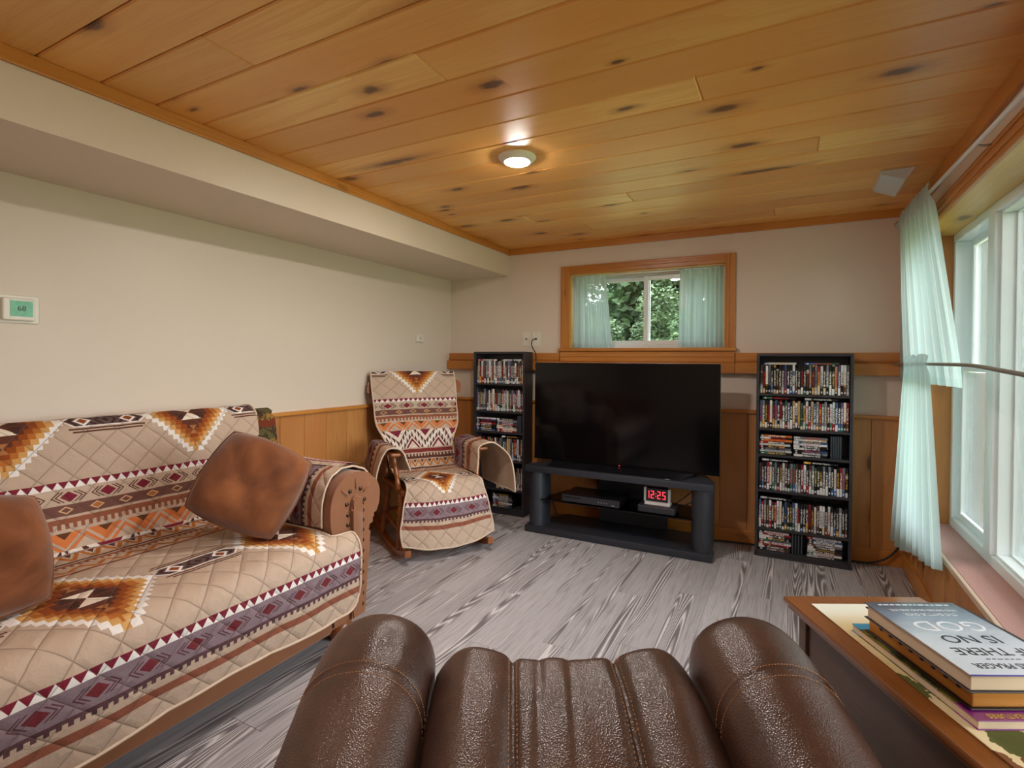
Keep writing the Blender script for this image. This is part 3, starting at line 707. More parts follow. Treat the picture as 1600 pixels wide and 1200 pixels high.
for k, (x0, x1, lab) in enumerate(((-2.052, -1.980, 'blank-holed white wall plate beside the cabled one'), (-1.962, -1.884, 'white wall plate with a black cable plugged in'))):
    t = empty('wall_plate', ((x0 + x1) / 2, D, 1.477)); tag(t, lab, 'wall plate'); w = (x1 - x0) / 2
    box('plate', M_PLASTIC, -w, w, -.006, 0, -.06, .06, t, .002)
    for zz in (-.042, .042): B().lathe([(.0035, 0), (.0025, .0015), (.0002, .002)], n=8, M=Matrix.Translation((0, -.006, zz)) @ Matrix.Rotation(PI / 2, 4, 'X')).build('screw', M_METAL, t)
    B().lathe([(.007, 0), (.007, .008), (.004, .012), (.0002, .012)], n=12, M=Matrix.Translation((0, -.006, 0)) @ Matrix.Rotation(PI / 2, 4, 'X')).build('jack', M_SATIN, t)
pts = spline([(-1.923, D - .016, 1.477), (-1.945, D - .030, 1.47), (-1.953, D - .036, 1.43), (-1.928, D - .045, 1.385), (-1.895, D - .07, 1.34), (-1.885, D - .09, 1.22), (-1.880, D - .09, 1.0), (-1.86, D - .05, .62), (-1.80, D - .045, .30), (-1.7, D - .05, .01)], 40)
tag(B().tube(pts, .0042, 6).build('antenna_cable', M_CABLE, smooth=True), 'thin black cable hanging from the wall plate behind the TV', 'cable')
pts = spline([(-.50, 3.99, .012), (-.34, 4.03, .010), (-.1, 4.045, .010), (.18, 4.045, .010), (.38, 4.02, .010), (.47, 4.02, .018), (.55, 4.03, .055), (.60, 4.035, .11), (.626, 4.02, .17)], 50)
tag(B().tube(pts, .0065, 8).build('power_cord', M_CABLE, smooth=True), 'dark power cord running along the baseboard behind the disc tower', 'cord')

# ================================================================== DISC TOWERS
def oattr(name, fac=False):
    n = NT.nodes.new('ShaderNodeAttribute'); n.attribute_type = 'OBJECT'; n.attribute_name = name
    return X(n.outputs['Fac'] if fac else n.outputs['Color'])
def dvd_fn():
    x, y, z = coords('Object'); r = oattr('seed', True); c, c2, lum = oattr('spine_colour'), oattr('band_colour'), oattr('title_colour')
    r3 = fr(r * 37.3)
    n = noise(vec(z * 230.0 + r * 91.0, x * 180.0, r * 50.0), 1.0, 1)
    txt = (ab(x) < .0044) * band(z, .05, .150) * (n > .50)
    n2 = noise(vec(z * 26.0 + r * 40.0, r * 17.0, 0), 1.0, 1)
    col = mixc((n2 > .66) * .8, c, c2)
    col = mixc((z < .018 + r3 * .045), col, c2)
    col = mixc(txt * .9, col, lum)
    col = mixc((z < .022) * (z > .010) * (ab(x) < .004), col, C(216, 216, 220))
    col = mixc(y > .003, col, C(30, 30, 34))
    return dict(color=col)
M_DVD = mat('printed_disc_sleeve', dvd_fn, rough=.28, spec=.5)
M_SLIM = mat('clear_slim_case', color=C(60, 66, 74), rough=.15)
def dvd_mesh(w, d, h, m, nm='disc_case'):
    b = B(); b.box(-w / 2, w / 2, 0, d, 0, h, .0009, 1); me = bpy.data.meshes.new(nm); b.bm.to_mesh(me); b.bm.free(); me.materials.append(m); return me
DV = [dvd_mesh(.0136, .122, .190, M_DVD), dvd_mesh(.0136, .122, .183, M_DVD), dvd_mesh(.0126, .122, .172, M_DVD)]
SLIM = dvd_mesh(.0105, .118, .142, M_SLIM)
PAL = [('black', C(24, 24, 29), 46), ('white', C(220, 220, 224), 20), ('grey', C(116, 118, 126), 14), ('red', C(150, 30, 38), 6), ('blue', C(62, 86, 124), 8), ('brown', C(86, 58, 48), 6), ('tan', C(180, 146, 108), 3), ('green', C(52, 86, 70), 3), ('orange', C(206, 112, 48), 2), ('purple', C(96, 70, 110), 2)]
PN = [p for p in PAL for _ in range(p[2])]
B2 = [('white', C(228, 226, 224)), ('black', C(22, 22, 26)), ('red', C(172, 32, 38)), ('cream', C(222, 200, 150)), ('blue', C(62, 98, 156)), ('gold', C(214, 156, 48)), ('silver', C(176, 178, 184)), ('brown', C(110, 70, 50)), ('green', C(60, 110, 80))]
T2 = [('white', C(240, 238, 234)), ('dark', C(26, 24, 28)), ('red', C(190, 36, 40)), ('gold', C(220, 176, 80))]
SEEN_LABELS, LAST = {}, ['']
def disc(me, loc, rot, pal, where, grp):
    o = bpy.data.objects.new('disc_case', me); COL.objects.link(o); o.location = (loc[0], loc[1], loc[2] + .0005); o.rotation_euler = rot
    nm, c, _ = pal; j = random.uniform(.8, 1.15)
    b2 = random.choice([q for q in B2 + B2[:2] * 3 + B2[6:7] * 2 if q[0] != nm]); t2 = random.choice([q for q in T2 + T2[:1] * 3 if q[0] != nm and not (nm == 'black' and q[0] == 'dark')])
    o['spine_colour'] = [min(k * j, 1) for k in c]; o['band_colour'] = list(b2[1]); o['title_colour'] = list(t2[1]); o['seed'] = random.random()
    lab = f'{nm} disc case with {b2[0]} band, {t2[0]} title, {where}'
    if lab in SEEN_LABELS and LAST[0]: lab = f'{nm} disc case, {b2[0]} band, {t2[0]} title, by {LAST[0]} one, {where}'.replace('behind rocking chair', 'behind rocker')
    SEEN_LABELS[lab] = 1; LAST[0] = nm
    tag(o, lab, 'disc case', grp); return o
def upright(x0, x1, yf, z, n, where, grp, h=1.0):
    pitch = (x1 - x0) / n; k = 0
    for i in range(n):
        me = DV[0] if h >= 1 and random.random() < .8 else DV[1] if random.random() < .8 else DV[2]
        disc(me, (x0 + (i + .5) * pitch, yf + random.uniform(0, .006), z), (0, 0, 0), random.choice(PN), where, grp)
def flat(xl, yf, z, n, where, grp):
    for i in range(n): disc(DV[0] if random.random() < .7 else DV[1], (xl + random.uniform(-.004, .004), yf + random.uniform(0, .006), z + .0070 + i * .0142), (0, PI / 2, 0), random.choice(PN), where, grp)
def tower(x0, x1, yf, yb, H, shelves, label, foot=True):
    t = empty('disc_tower', ((x0 + x1) / 2, yb, 0)); tag(t, label, 'shelf'); cx = (x0 + x1) / 2; P = .018
    L = lambda nm, a, b_, c, d, e, f: box(nm, M_BLACKWOOD, a - cx, b_ - cx, c - yb, d - yb, e, f, t, .0015)
    L('side_panel', x0, x0 + P, yf, yb, .008, H); L('side_panel', x1 - P, x1, yf, yb, .008, H)
    L('top_board', x0 + P, x1 - P, yf, yb, H - P, H); L('back_panel', x0 + P, x1 - P, yb - .004, yb, .03, H - P)
    for z in shelves: L('shelf_board', x0 + P, x1 - P, yf + .002, yb - .004, z - .016, z)
    L('plinth', x0 - .004, x1 + .004, yf - .012, yb - .02, 0, .008)
    if foot: L('base_lip', x0 + P, x1 - P, yf - .010, yf + .002, .008, .034)
    return t
# right-hand tower
TX0, TX1, TYF, TYB, TH = -.196, .352, 3.868, 4.017, 1.348
SH = [1.083, .855, .680, .444, .190, .040]
tower(TX0, TX1, TYF, TYB, TH, SH, 'tall black disc tower beside the wide window curtain')
a, c = TX0 + .022, TX1 - .022; Y = TYF + .010
W = lambda s: f'{s} by curtain'
upright(a, c, Y, SH[0], 32, W('top shelf'), 'discs on the tower top shelf by the curtain')
upright(a, c, Y, SH[1], 34, W('second shelf'), 'discs on the second shelf by the curtain', .9)
upright(a, c, Y, SH[3], 33, W('fourth shelf'), 'discs on the fourth shelf by the curtain', .9)
upright(a, c, Y, SH[4], 33, W('fifth shelf'), 'discs on the fifth shelf by the curtain', .9)
flat(a + .002, Y, SH[2], 9, W('third shelf outer stack'), 'stacked discs on the third shelf by the curtain')
flat(a + .203, Y, SH[2], 9, W('third shelf middle stack'), 'middle stacked discs on the third shelf by the curtain')
flat(a + .002, Y, SH[5], 9, W('bottom stack near TV'), 'bottom stacked discs near the TV')
flat(a + .285, Y, SH[5], 9, W('bottom stack near cord'), 'bottom stacked discs near the cord')
for z, where, grp in ((SH[0] + .1905, W('atop top row'), 'discs laid atop the top row by the curtain'), (SH[1] + .1905, W('atop second row'), 'discs laid atop the second row by the curtain'), (SH[3] + .1905, W('atop fourth row'), 'discs laid atop the fourth row by the curtain')):
    flat(a + .018, Y, z, 1, where, grp); flat(a + .262, Y, z, 1, where, grp)
flat(a + .012, Y, SH[4] + .1905, 1, W('atop fifth row'), 'discs laid atop the fifth row by the curtain')
for k in range(5):
    o = bpy.data.objects.new('slim_case', SLIM); COL.objects.link(o); o.location = (a + .412 + k * .0125, Y + .004, SH[2] + .0005); tag(o, 'smoky clear slim case ending the third shelf row of the curtain-side tower', 'slim case', 'slim cases on the third shelf by the curtain')
for k in range(4):
    o = bpy.data.objects.new('slim_case', SLIM); COL.objects.link(o); o.location = (a + .203 + k * .0170, Y + .004, SH[5] + .0005); o.scale = (1, 1, .9); tag(o, 'smoky clear slim case upright between the bottom shelf stacks by the curtain', 'slim case', 'slim cases on the bottom shelf by the curtain')
# left-hand tower
UX0, UX1, UYF, UYB, UH = -2.418, -1.925, 3.862, 4.015, 1.364
tower(UX0, UX1, UYF, UYB, UH, SH2 := [1.095, .862, .688, .452, .208, .050], 'dark brown-black disc tower in the corner behind the rocking chair')
a, c = UX0 + .022, UX1 - .022; Y = UYF + .010
W = lambda s: f'{s} behind rocking chair'
upright(a, c, Y, SH2[0], 29, W('top shelf'), 'discs on the top shelf behind the rocker')
upright(a, c, Y, SH2[1], 30, W('second shelf'), 'discs on the second shelf behind the rocker', .9)
upright(a, c, Y, SH2[3], 27, W('fourth shelf'), 'discs on the fourth shelf behind the rocker', .9)
upright(a + .2, c, Y, SH2[4], 16, W('fifth shelf'), 'discs on the fifth shelf behind the rocker', .9)
flat(a + .002, Y, SH2[2], 8, W('third shelf outer stack'), 'stacked discs on the third shelf behind the rocker')
flat(a + .203, Y, SH2[2], 8, W('third shelf middle stack'), 'second stacked discs on the third shelf behind the rocker')
flat(a + .17, Y, SH2[5], 8, W('bottom shelf'), 'stacked discs on the bottom shelf behind the rocker')
flat(a + .01, Y, SH2[0] + .1905, 1, W('atop top row'), 'discs atop the top row behind the rocker'); flat(a + .24, Y, SH2[0] + .1905, 1, W('atop top row'), 'discs atop the top row behind the rocker')
flat(a + .25, Y, SH2[3] + .1905, 1, W('atop fourth row'), 'discs atop the fourth row behind the rocker')
for k in range(3):
    o = bpy.data.objects.new('slim_case', SLIM); COL.objects.link(o); o.location = (a + .405 + k * .0125, Y + .004, SH2[2] + .0005); tag(o, 'smoky clear slim case upright at the end of the third shelf behind the rocking chair', 'slim case', 'slim cases on the third shelf behind the rocker')

# ================================================================== TV STAND, TV AND BOXES
SX0, SX1, SYF, SYB = -1.762, -.424, 3.55, 3.975
t = empty('tv_stand', ((SX0 + SX1) / 2, 3.76, 0)); tag(t, 'blue-black media stand with rounded columns and a smoked glass shelf', 'tv stand')
ox, oy = (SX0 + SX1) / 2, 3.76
def trap(z0, z1, fx0, fx1, yf, bx0, bx1, yb, nm, bev=.006):
    b = B(); b.prism([(fx0 - ox, yf - oy), (fx1 - ox, yf - oy), (fx1 - ox, yf + .10 - oy), (bx1 - ox, yb - oy), (bx0 - ox, yb - oy), (fx0 - ox, yf + .10 - oy)], 'z', z0, z1)
    bmesh.ops.bevel(b.bm, geom=b.bm.edges[:], offset=bev, segments=2, affect='EDGES', profile=.5)
    return b.build(nm, M_STAND, t, angle=.5)
trap(0, .052, SX0, SX1, SYF, -1.58, -.60, SYB, 'base_board'); trap(.455, .502, SX0, SX1, SYF, -1.62, -.55, SYB, 'top_board')
def column(xc, sgn):
    # rounded nose at the front, plain side behind
    pr = [(xc - ox + math.sin(a) * .066, SYF + .085 - math.cos(a) * .075 - oy) for a in [(-PI / 2) + PI * k / 16 for k in range(17)]]
    pr += [(xc - ox + .066, SYF + .17 - oy), (xc - ox - .066 , SYF + .17 - oy)]
    b = B(); b.prism(pr, 'z', .050, .457); b.build('column', M_STAND, t, angle=.6)
column(SX0 + .076, 1); column(SX1 - .076, -1)
box('back_panel', M_STAND, -1.30 - ox, -.78 - ox, 3.93 - oy, 3.955 - oy, .052, .455, t, .002)
b = B(); b.prism([(SX0 + .10 - ox, 3.575 - oy), (SX1 - .10 - ox, 3.575 - oy), (-.62 - ox, 3.94 - oy), (-1.57 - ox, 3.94 - oy)], 'z', .247, .254); b.build('glass_shelf', M_SMOKE, t)
t = empty('television', (-1.09, 3.75, .502)); tag(t, 'large flat black screen television standing on the media stand', 'television')
HW, Z0, Z1 = .683, .022, .772
box('screen', M_SCREEN, -HW, HW, -.008, -.002, Z0, Z1, t, .0012)
b = B(); b.box(-HW - .001, HW + .001, -.003, .006, Z0 - .001, Z1 + .002, .001); b.build('rear_shell', M_BEZEL, t)
box('electronics_box', M_SATIN, -.52, .52, .006, .048, Z0 + .005, .36, t, .006)
box('neck', M_SATIN, -.45, .45, .002, .03, .010, Z0 + .03, t)
b = B(); b.faces([(-.50, -.175, 0), (.45, -.175, 0), (.53, .10, 0), (-.53, .10, 0), (-.50, -.175, .004), (.45, -.175, .004), (.53, -.004, .020), (-.53, -.004, .020), (.53, .10, .020), (-.53, .10, .020)],
        [(3, 2, 1, 0), (0, 1, 5, 4), (4, 5, 6, 7), (7, 6, 8, 9), (1, 2, 8, 6, 5), (0, 4, 7, 9, 3), (2, 3, 9, 8)])
b.build('stand_base', M_GLOSS, t)
box('logo', M_GREYP, .36, .392, -.1775, -.1755, .0012, .0035, t)
box('status_light', M_LED, -.004, .004, -.0095, -.008, Z0 + .004, Z0 + .007, t)
t = empty('disc_player', (-1.255, 3.66, .2545)); tag(t, 'flat black disc player on the glass shelf', 'disc player')
box('body', M_GLOSS, -.215, .215, -.075, .19, .006, .058, t, .003); box('front_panel', M_SATIN, -.214, .214, -.079, -.0745, .008, .055, t, .002)
box('disc_tray', M_GLOSS, -.20, -.07, -.0805, -.079, .034, .047, t)
for k in range(4): box('button', M_GREYP, .06 + k * .020, .067 + k * .020, -.0805, -.079, .028, .031, t)
for xx in (-.18, .18):
    for yy in (-.05, .15): box('rubber_foot', M_CABLE, xx - .012, xx + .012, yy - .012, yy + .012, 0, .006, t)
text('DVD', .010, M_GREYP, t, Matrix.Translation((.17, -.0797, .018)) @ Matrix.Rotation(PI / 2, 4, 'X'))
t = empty('set_top_box', (-.79, 3.66, .2545)); tag(t, 'small satin black set-top box under the alarm clock', 'set-top box')
box('body', M_SATIN, -.125, .125, -.075, .09, .004, .055, t, .010)
for xx in (-.09, .09): box('rubber_foot', M_CABLE, xx - .012, xx + .012, -.05, .06, 0, .004, t)
t = empty('alarm_clock', (-.80, 3.655, .3095)); tag(t, 'digital alarm clock with red digits reading 12:25', 'clock')
B().prism([(-.036, 0), (.04, 0), (.04, .012), (.01, .022), (-.02, .014)], 'x', -.075, .095).build('base', M_GREYP, t)
box('case', M_GLOSS, -.070, .078, -.012, .012, .018, .108, t, .002)
for xx in (-.085, .078): box('side_strip', M_GREYP, xx, xx + .015, -.014, .014, .014, .110, t, .002)
SEG = {'1': 'bc', '2': 'abged', '5': 'afgcd'}
def digit(ch, xc):
    w, h, q = .021, .052, .0048; zb = .038
    S = {'a': (xc - w / 2, xc + w / 2, zb + h - q, zb + h), 'g': (xc - w / 2, xc + w / 2, zb + h / 2 - q / 2, zb + h / 2 + q / 2), 'd': (xc - w / 2, xc + w / 2, zb, zb + q),
         'b': (xc + w / 2 - q, xc + w / 2, zb + h / 2 + .002, zb + h - .001), 'c': (xc + w / 2 - q, xc + w / 2, zb + .001, zb + h / 2 - .002), 'f': (xc - w / 2, xc - w / 2 + q, zb + h / 2 + .002, zb + h - .001), 'e': (xc - w / 2, xc - w / 2 + q, zb + .001, zb + h / 2 - .002)}
    b = B()
    for s in SEG[ch]: b.box(S[s][0], S[s][1], -.0135, -.012, S[s][2], S[s][3])
    b.build('digit', M_LED, t)
for ch, xc in (('1', -.058), ('2', -.026), ('2', .018), ('5', .052)): digit(ch, xc)
box('colon_dot', M_LED, -.006, -.001, -.0135, -.012, .052, .057, t); box('colon_dot', M_LED, -.006, -.001, -.0135, -.012, .070, .075, t)
for k, pts in enumerate(([(-.70, 3.74, .30), (-.64, 3.80, .34), (-.58, 3.90, .40), (-.57, 3.98, .43)], [(-.668, 3.72, .285), (-.62, 3.78, .30), (-.56, 3.86, .33), (-.53, 3.93, .37), (-.52, 3.98, .42)], [(-1.33, 3.98, .45), (-1.335, 3.985, .36), (-1.32, 3.98, .25), (-1.30, 3.985, .15), (-1.27, 3.99, .01)])):
    tag(B().tube(spline(pts, 20), .0035, 6).build('device_cable', M_CABLE, smooth=True), ['black cable looping up behind the alarm clock', 'black cable from the set-top box side to the stand back', 'black cable hanging behind the disc player'][k], 'cable')

# ================================================================== SOFA
SY0, SY1 = -.30, 1.93            # sofa length along the left wall
so = empty('sofa', (-2.25, .85, 0)); tag(so, 'tan rolled-arm sofa with nailhead trim under a patterned throw', 'sofa')
QX, QY = -2.25, .85
def sb(nm, m, x0, x1, y0, y1, z0, z1, bev, seg=4):
    o = B().box(x0 - QX, x1 - QX, y0 - QY, y1 - QY, z0, z1, bev, seg).build(nm, m, so, angle=.7); return o
sb('base_frame', M_SOFA, -2.66, -1.80, SY0 + .02, 1.85, .085, .30, .02)
sb('front_rail', M_SOFA, -1.802, -1.745, SY0 + .25, 1.655, .085, .26, .02)
yy = SY0 + .26
for k in range(3):
    sb('seat_cushion', M_SOFA, -2.46, -1.712, yy, yy + .462, .29, .507, .05); yy += .464
# back: leaning padded profile swept along the length
bp = [(-2.70, .30), (-2.74, .90), (-2.72, .97), (-2.66, 1.005), (-2.61, .998), (-2.575, .955), (-2.545, .80), (-2.475, .50), (-2.46, .30)]
bp = [p for p in spline(bp, 40)]
b = B(); b.prism([(x - QX, z) for x, z in bp], 'y', SY0 + .02 - QY, 2.00 - QY)
bmesh.ops.bevel(b.bm, geom=[e for e in b.bm.edges if len(e.link_faces) == 2 and max(len(f.verts) for f in e.link_faces) > 8], offset=.02, segments=3, affect='EDGES')
b.build('back_rest', M_TAP, so, angle=.6)
def roll_arm(yin, s):
    """yin: seat-side face; s=+1 far arm, -1 near arm"""
    pr = [(0, .085), (0, .50), (-.012, .58), (-.006, .66), (.03, .725), (.095, .762), (.175, .764), (.25, .735), (.294, .67), (.296, .60), (.27, .545), (.236, .515), (.222, .47), (.216, .085)]
    core = spline(pr[1:-1], 46); pr2 = [pr[0]] + core + [pr[-1]]
    b = B(); b.prism([(yin + s * y - QY, z) for y, z in pr2], 'x', -2.66 - QX, -1.762 - QX)
    bmesh.ops.bevel(b.bm, geom=[e for e in b.bm.edges if len(e.link_faces) == 2 and max(len(f.verts) for f in e.link_faces) > 8], offset=.014, segments=3, affect='EDGES')
    arm = b.build('arm', M_SOFA, so, angle=.5)
    # raised key-shaped facing on the front
    f = [(.104, .10), (.106, .56), (.100, .61), (.11, .65), (.135, .664), (.16, .65), (.17, .61), (.164, .56), (.166, .10)]
    b = B(); b.prism([(yin + s * y - QY, z) for y, z in spline(f, 40)], 'x', -1.763 - QX, -1.742 - QX)
    bmesh.ops.bevel(b.bm, geom=[e for e in b.bm.edges if len(e.link_faces) == 2 and max(len(q.verts) for q in e.link_faces) > 8 and min(v.co.x for v in e.verts) > -1.745 - QX], offset=.008, segments=3, affect='EDGES')
    b.build('facing_panel', M_SOFA, arm, angle=.5)
    nl = bpy.data.meshes.new('nailhead'); t = B().lathe([(.0105, 0), (.0105, .002), (.0075, .006), (.0005, .008)], n=10, M=Matrix.Rotation(PI / 2, 4, 'Y')); t.bm.to_mesh(nl); t.bm.free(); nl.materials.append(M_NAIL)
    for k in range(3):      # gathered pleats fanning out on the scroll
        a = PI * (.22 + .28 * k)
        q = [(-1.7605 - QX, yin + s * (.138 + math.cos(a) * rr) - QY, .63 + math.sin(a) * rr * .95) for rr in (.062, .085, .115)]
        B().tube(q, [.004, .006, .003], 6).build('pleat', M_SOFA, arm, smooth=True)
    spots = [(.090, z) for z in (.14, .19, .24, .29, .34, .39, .44, .49, .535, .58)] + [(.182, z) for z in (.14, .19, .24, .29, .34, .39, .44, .49, .535, .58)] + [(.082, .63), (.102, .685), (.168, .685), (.192, .63)]
    for y, z in spots:
        n = link('nailhead', nl, None, arm); n.location = (-1.7622 - QX, yin + s * y - QY, z)
roll_arm(1.662, 1); roll_arm(SY0 + .24, -1)
for x in (-1.83, -2.58):
    for y in (SY0 + .14, 1.775):
        B().lathe([(.030, 0), (.052, .012), (.060, .035), (.052, .062), (.040, .074), (.046, .088)], n=24, M=Matrix.Translation((x - QX, y - QY, 0))).build('bun_foot', M_HONEY, so, smooth=True)

# ---- throw over the sofa
qt = empty('sofa_throw', (-2.1, .85, 0)); tag(qt, 'quilted beige throw with brown and maroon lodge pattern over the sofa', 'throw')
pf = [(-2.772, .84), (-2.765, .95), (-2.735, 1.005), (-2.665, 1.028), (-2.605, 1.019), (-2.562, .962), (-2.528, .80), (-2.470, .60), (-2.448, .540), (-2.40, .519), (-2.25, .522), (-2.05, .527), (-1.85, .525), (-1.755, .516), (-1.705, .490), (-1.683, .440), (-1.682, .36), (-1.690, .27), (-1.700, .185)]
prof = spline(pf, 120); S = [0]
for i in range(1, len(prof)): S.append(S[-1] + math.dist(prof[i], prof[i - 1]))
i_r = min(range(120), key=lambda i: abs(prof[i][0] + 2.63) + (0 if prof[i][1] > .9 else 9)); i_c = min(range(120), key=lambda i: math.dist(prof[i], (-2.44, .532))); i_m = min(range(120), key=lambda i: abs(prof[i][0] + 1.935) + (0 if prof[i][1] > .5 else 9))
NU = 150; P, UV = [], []
for i, (x, z) in enumerate(prof):
    dd = S[i] - S[i_m]
    v = S[i] - S[i_r] - .022 if i <= i_c else 1.16 + dd * .8 if dd < .31 else 1.408 + dd - .31
    if i <= i_c: y1 = 1.638 + .242 * smoothstep(.79, .88, z)
    else: y1 = 1.640 + .108 * smoothstep(-1.750, -1.732, x)
    y0 = -.28 if i <= i_c and z > .86 else SY0 + .27
    rows, ruv = [], []
    for j in range(NU):
        f = j / (NU - 1); y = y0 + (y1 - y0) * f
        zz = z
        if i > 105:      # rounded lower corner and a gently wavy hem
            c = max(0, (y - (y1 - .07)) / .07); zz = z + (1 - math.sqrt(max(0, 1 - c * c))) * .06 * (i - 105) / 14 + .010 * math.sin(y * 7) * (i - 105) / 14
        rip = .0035 * math.sin(y * 23 + i * .11) * math.sin(i * .23 + y * 5)
        if z < .45: rip += .010 * math.sin(y * 9.0 + 1) * smoothstep(.45, .2, z)
        nx = rip if i > i_c and z < .49 else rip * .5; nz = abs(rip) * .8 if z > .49 else 0
        rows.append((x + 2.1 + abs(nx), y - .85, zz + nz)); ruv.append((y, v + (zz - z) * -1.0))
    P.append(rows); UV.append(ruv)
o = B().grid(P, UV).build('main_panel', M_QUILT, qt, smooth=True)
hem = [P[-1][j] for j in range(NU)]; side = [P[i][NU - 1] for i in range(i_c + 1, 120)]
B().tube([Vector(p) + Vector((.002, 0, 0)) for p in hem], .005, 6).build('hem_binding', M_PIPING, qt, smooth=True)
B().tube([Vector(p) + Vector((.002, .001, .001)) for p in side], .005, 6).build('hem_binding', M_PIPING, qt, smooth=True)
B().tube([P[i][NU - 1] for i in range(0, i_c - 22)], .005, 6).build('hem_binding', M_PIPING, qt, smooth=True)
# arm drape
ap = spline([(1.646, .540), (1.638, .60), (1.642, .665), (1.680, .740), (1.752, .779), (1.84, .780), (1.922, .748), (1.970, .675), (1.972, .60)], 60)
P, UV = [], []
for k in range(50):
    x = -2.44 + (2.44 - 1.812) * k / 49; row, ru = [], []; s_ = 0
    for i, (y, z) in enumerate(ap):
        if i: s_ += math.dist(ap[i], ap[i - 1])
        row.append((x + 2.1 + .010 * math.sin(i * .12), y - .85, z + .002 * math.sin(x * 30 + i))); ru.append((s_, 1.66 - (-1.812 - x) * 1.12))
    P.append(row); UV.append(ru)
B().grid(P, UV).build('arm_drape', M_QUILT, qt, smooth=True)
B().tube(P[-1], .005, 6).build('hem_binding', M_PIPING, qt, smooth=True)
P, UV = [], []
for k in range(30):
    x = -2.34 + .50 * k / 29
    P.append([(x + 2.1, y - .85 + .012 * math.sin(x * 13), z) for y, z in ((1.775, .786), (1.815, .796), (1.865, .789), (1.905, .770))]); UV.append([(x, 1.395 + q * .016) for q in range(4)])
B().grid(P, UV).build('folded_flap', M_QUILT, qt, smooth=True)

# ---- suede cushions
def cushion(c, ax, ay, size, thick, label):
    """ax, ay: in-plane axes; square pillow with pulled-in edges"""
    ax = Vector(ax).normalized(); ay = Vector(ay); ay = (ay - ax * ay.dot(ax)).normalized(); n = ax.cross(ay)
    t = empty('throw_pillow', c); tag(t, label, 'pillow', 'rust suede pillows on the sofa')
    N = 36; P, Q = [], []; rg = random.Random(label)
    ph = [rg.random() * 6 for _ in range(6)]
    for i in range(N + 1):
        r1, r2 = [], []
        for j in range(N + 1):
            a, b_ = 2 * i / N - 1, 2 * j / N - 1
            ins = math.sqrt(1 - .22 * a * a); ins2 = math.sqrt(1 - .22 * b_ * b_)
            h = thick / 2 * (max(0, (1 - a ** 4) * (1 - b_ ** 4))) ** .5
            h2 = h * (1 + .16 * math.sin(a * 4 + ph[0]) * math.sin(b_ * 3 + ph[1])) + .006 * math.sin(a * 9 + b_ * 7 + ph[2]) * (1 - a * a) * (1 - b_ * b_)
            p = ax * (a * size / 2 * ins2) + ay * (b_ * size / 2 * ins)
            r1.append(tuple(p + n * h2)); r2.append(tuple(p - n * h))
        P.append(r1); Q.append(r2)
    b = B(); b.grid(P); b.grid([r[::-1] for r in Q]); bmesh.ops.remove_doubles(b.bm, verts=b.bm.verts[:], dist=.0004)
    b.build('cover', M_SUEDE, t, smooth=True)
    edge = [P[0][j] for j in range(N)] + [P[i][N] for i in range(N)] + [P[N][N - j] for j in range(N)] + [P[N - i][0] for i in range(N + 1)]
    B().tube([Vector(e) for e in edge], .0045, 6).build('piping', M_SUEDE, t, smooth=True)
cushion((-2.032, 1.466, .750), (.238, .201, -.147), (0, .239, .249), .40, .17, 'rust suede throw pillow leaning in the corner against the sofa arm')
cushion((-2.075, .600, .700), (.05, 1, -.05), (-.135, .02, .23), .37, .17, 'rust suede throw pillow propped upright against the sofa back')

# ================================================================== ROCKING CHAIR (local: +y forward, +x chair's left as seen from the sofa)
RK = math.atan2(-.83, -.557)
rc = empty('rocking_chair', (-2.279, 3.05, 0), RK); tag(rc, 'honey oak rocking chair with turned legs in the corner', 'rocking chair')
def turned(p, q, r, nm, knots=5):
    p, q = Vector(p), Vector(q); L = (q - p).length; N = 40; pr = []
    for i in range(N + 1):
        f = i / N; k = 1.0 if f < .08 or f > .92 else .72 + .28 * abs(math.sin(f * PI * knots)) ** .6
        pr.append((r * k, L * f))
    d = (q - p).normalized(); M = Matrix.Translation(p) @ Vector((0, 0, 1)).rotation_difference(d).to_matrix().to_4x4()
    return B().lathe(pr, n=14, M=M).build(nm, M_HONEY, rc, smooth=True)
for s in (-1, 1):
    x = .285 * s
    cp = [( .43, .058), (.30, .022), (.12, .002), (-.10, .004), (-.32, .040), (-.50, .098), (-.62, .155)]
    c = spline(cp, 36); w = .019
    b = B(); b.prism([(y, z) for y, z in c] + [(y, z + .042) for y, z in c[::-1]], 'x', x - w, x + w); b.build('rocker_runner', M_HONEY, rc, angle=.5)
    turned((x, .24, .046), (x * .93, .22, .40), .024, 'leg'); turned((x, -.17, .046), (x * .86, -.17, .40), .023, 'leg')
    B().lathe([(.010, 0), (.022, .012), (.024, .026), (.016, .040), (.020, .052), (.012, .062)], n=14, M=Matrix.Translation((x, .322, .066)) @ Matrix.Diagonal((.9, .9, .8, 1))).build('finial', M_HONEY, rc, smooth=True)
    turned((x * .98, .20, .43), (x * 1.08, .17, .655), .017, 'arm_post', 3)
    b = B(); b.box(x * 1.10 - .035, x * 1.10 + .035, -.26, .25, .655, .680, .010, 3); b.build('armrest', M_HONEY, rc, angle=.6)
    B().tube(spline([(x * .88, -.20, .42), (x * .92, -.275, .80), (x * .95, -.355, 1.12)], 12), [.021] * 6 + [.018] * 6, 12).build('back_post', M_HONEY, rc, smooth=True)
    turned((x * .98, .225, .17), (x * .98, -.165, .19), .012, 'side_stretcher', 2)
turned((-.275, .23, .20), (.275, .23, .20), .015, 'front_stretcher', 4); turned((-.255, -.17, .21), (.255, -.17, .21), .012, 'rear_stretcher', 3)
B().box(-.275, .275, -.24, .27, .395, .432, .014, 3).build('seat', M_HONEY, rc, angle=.6)
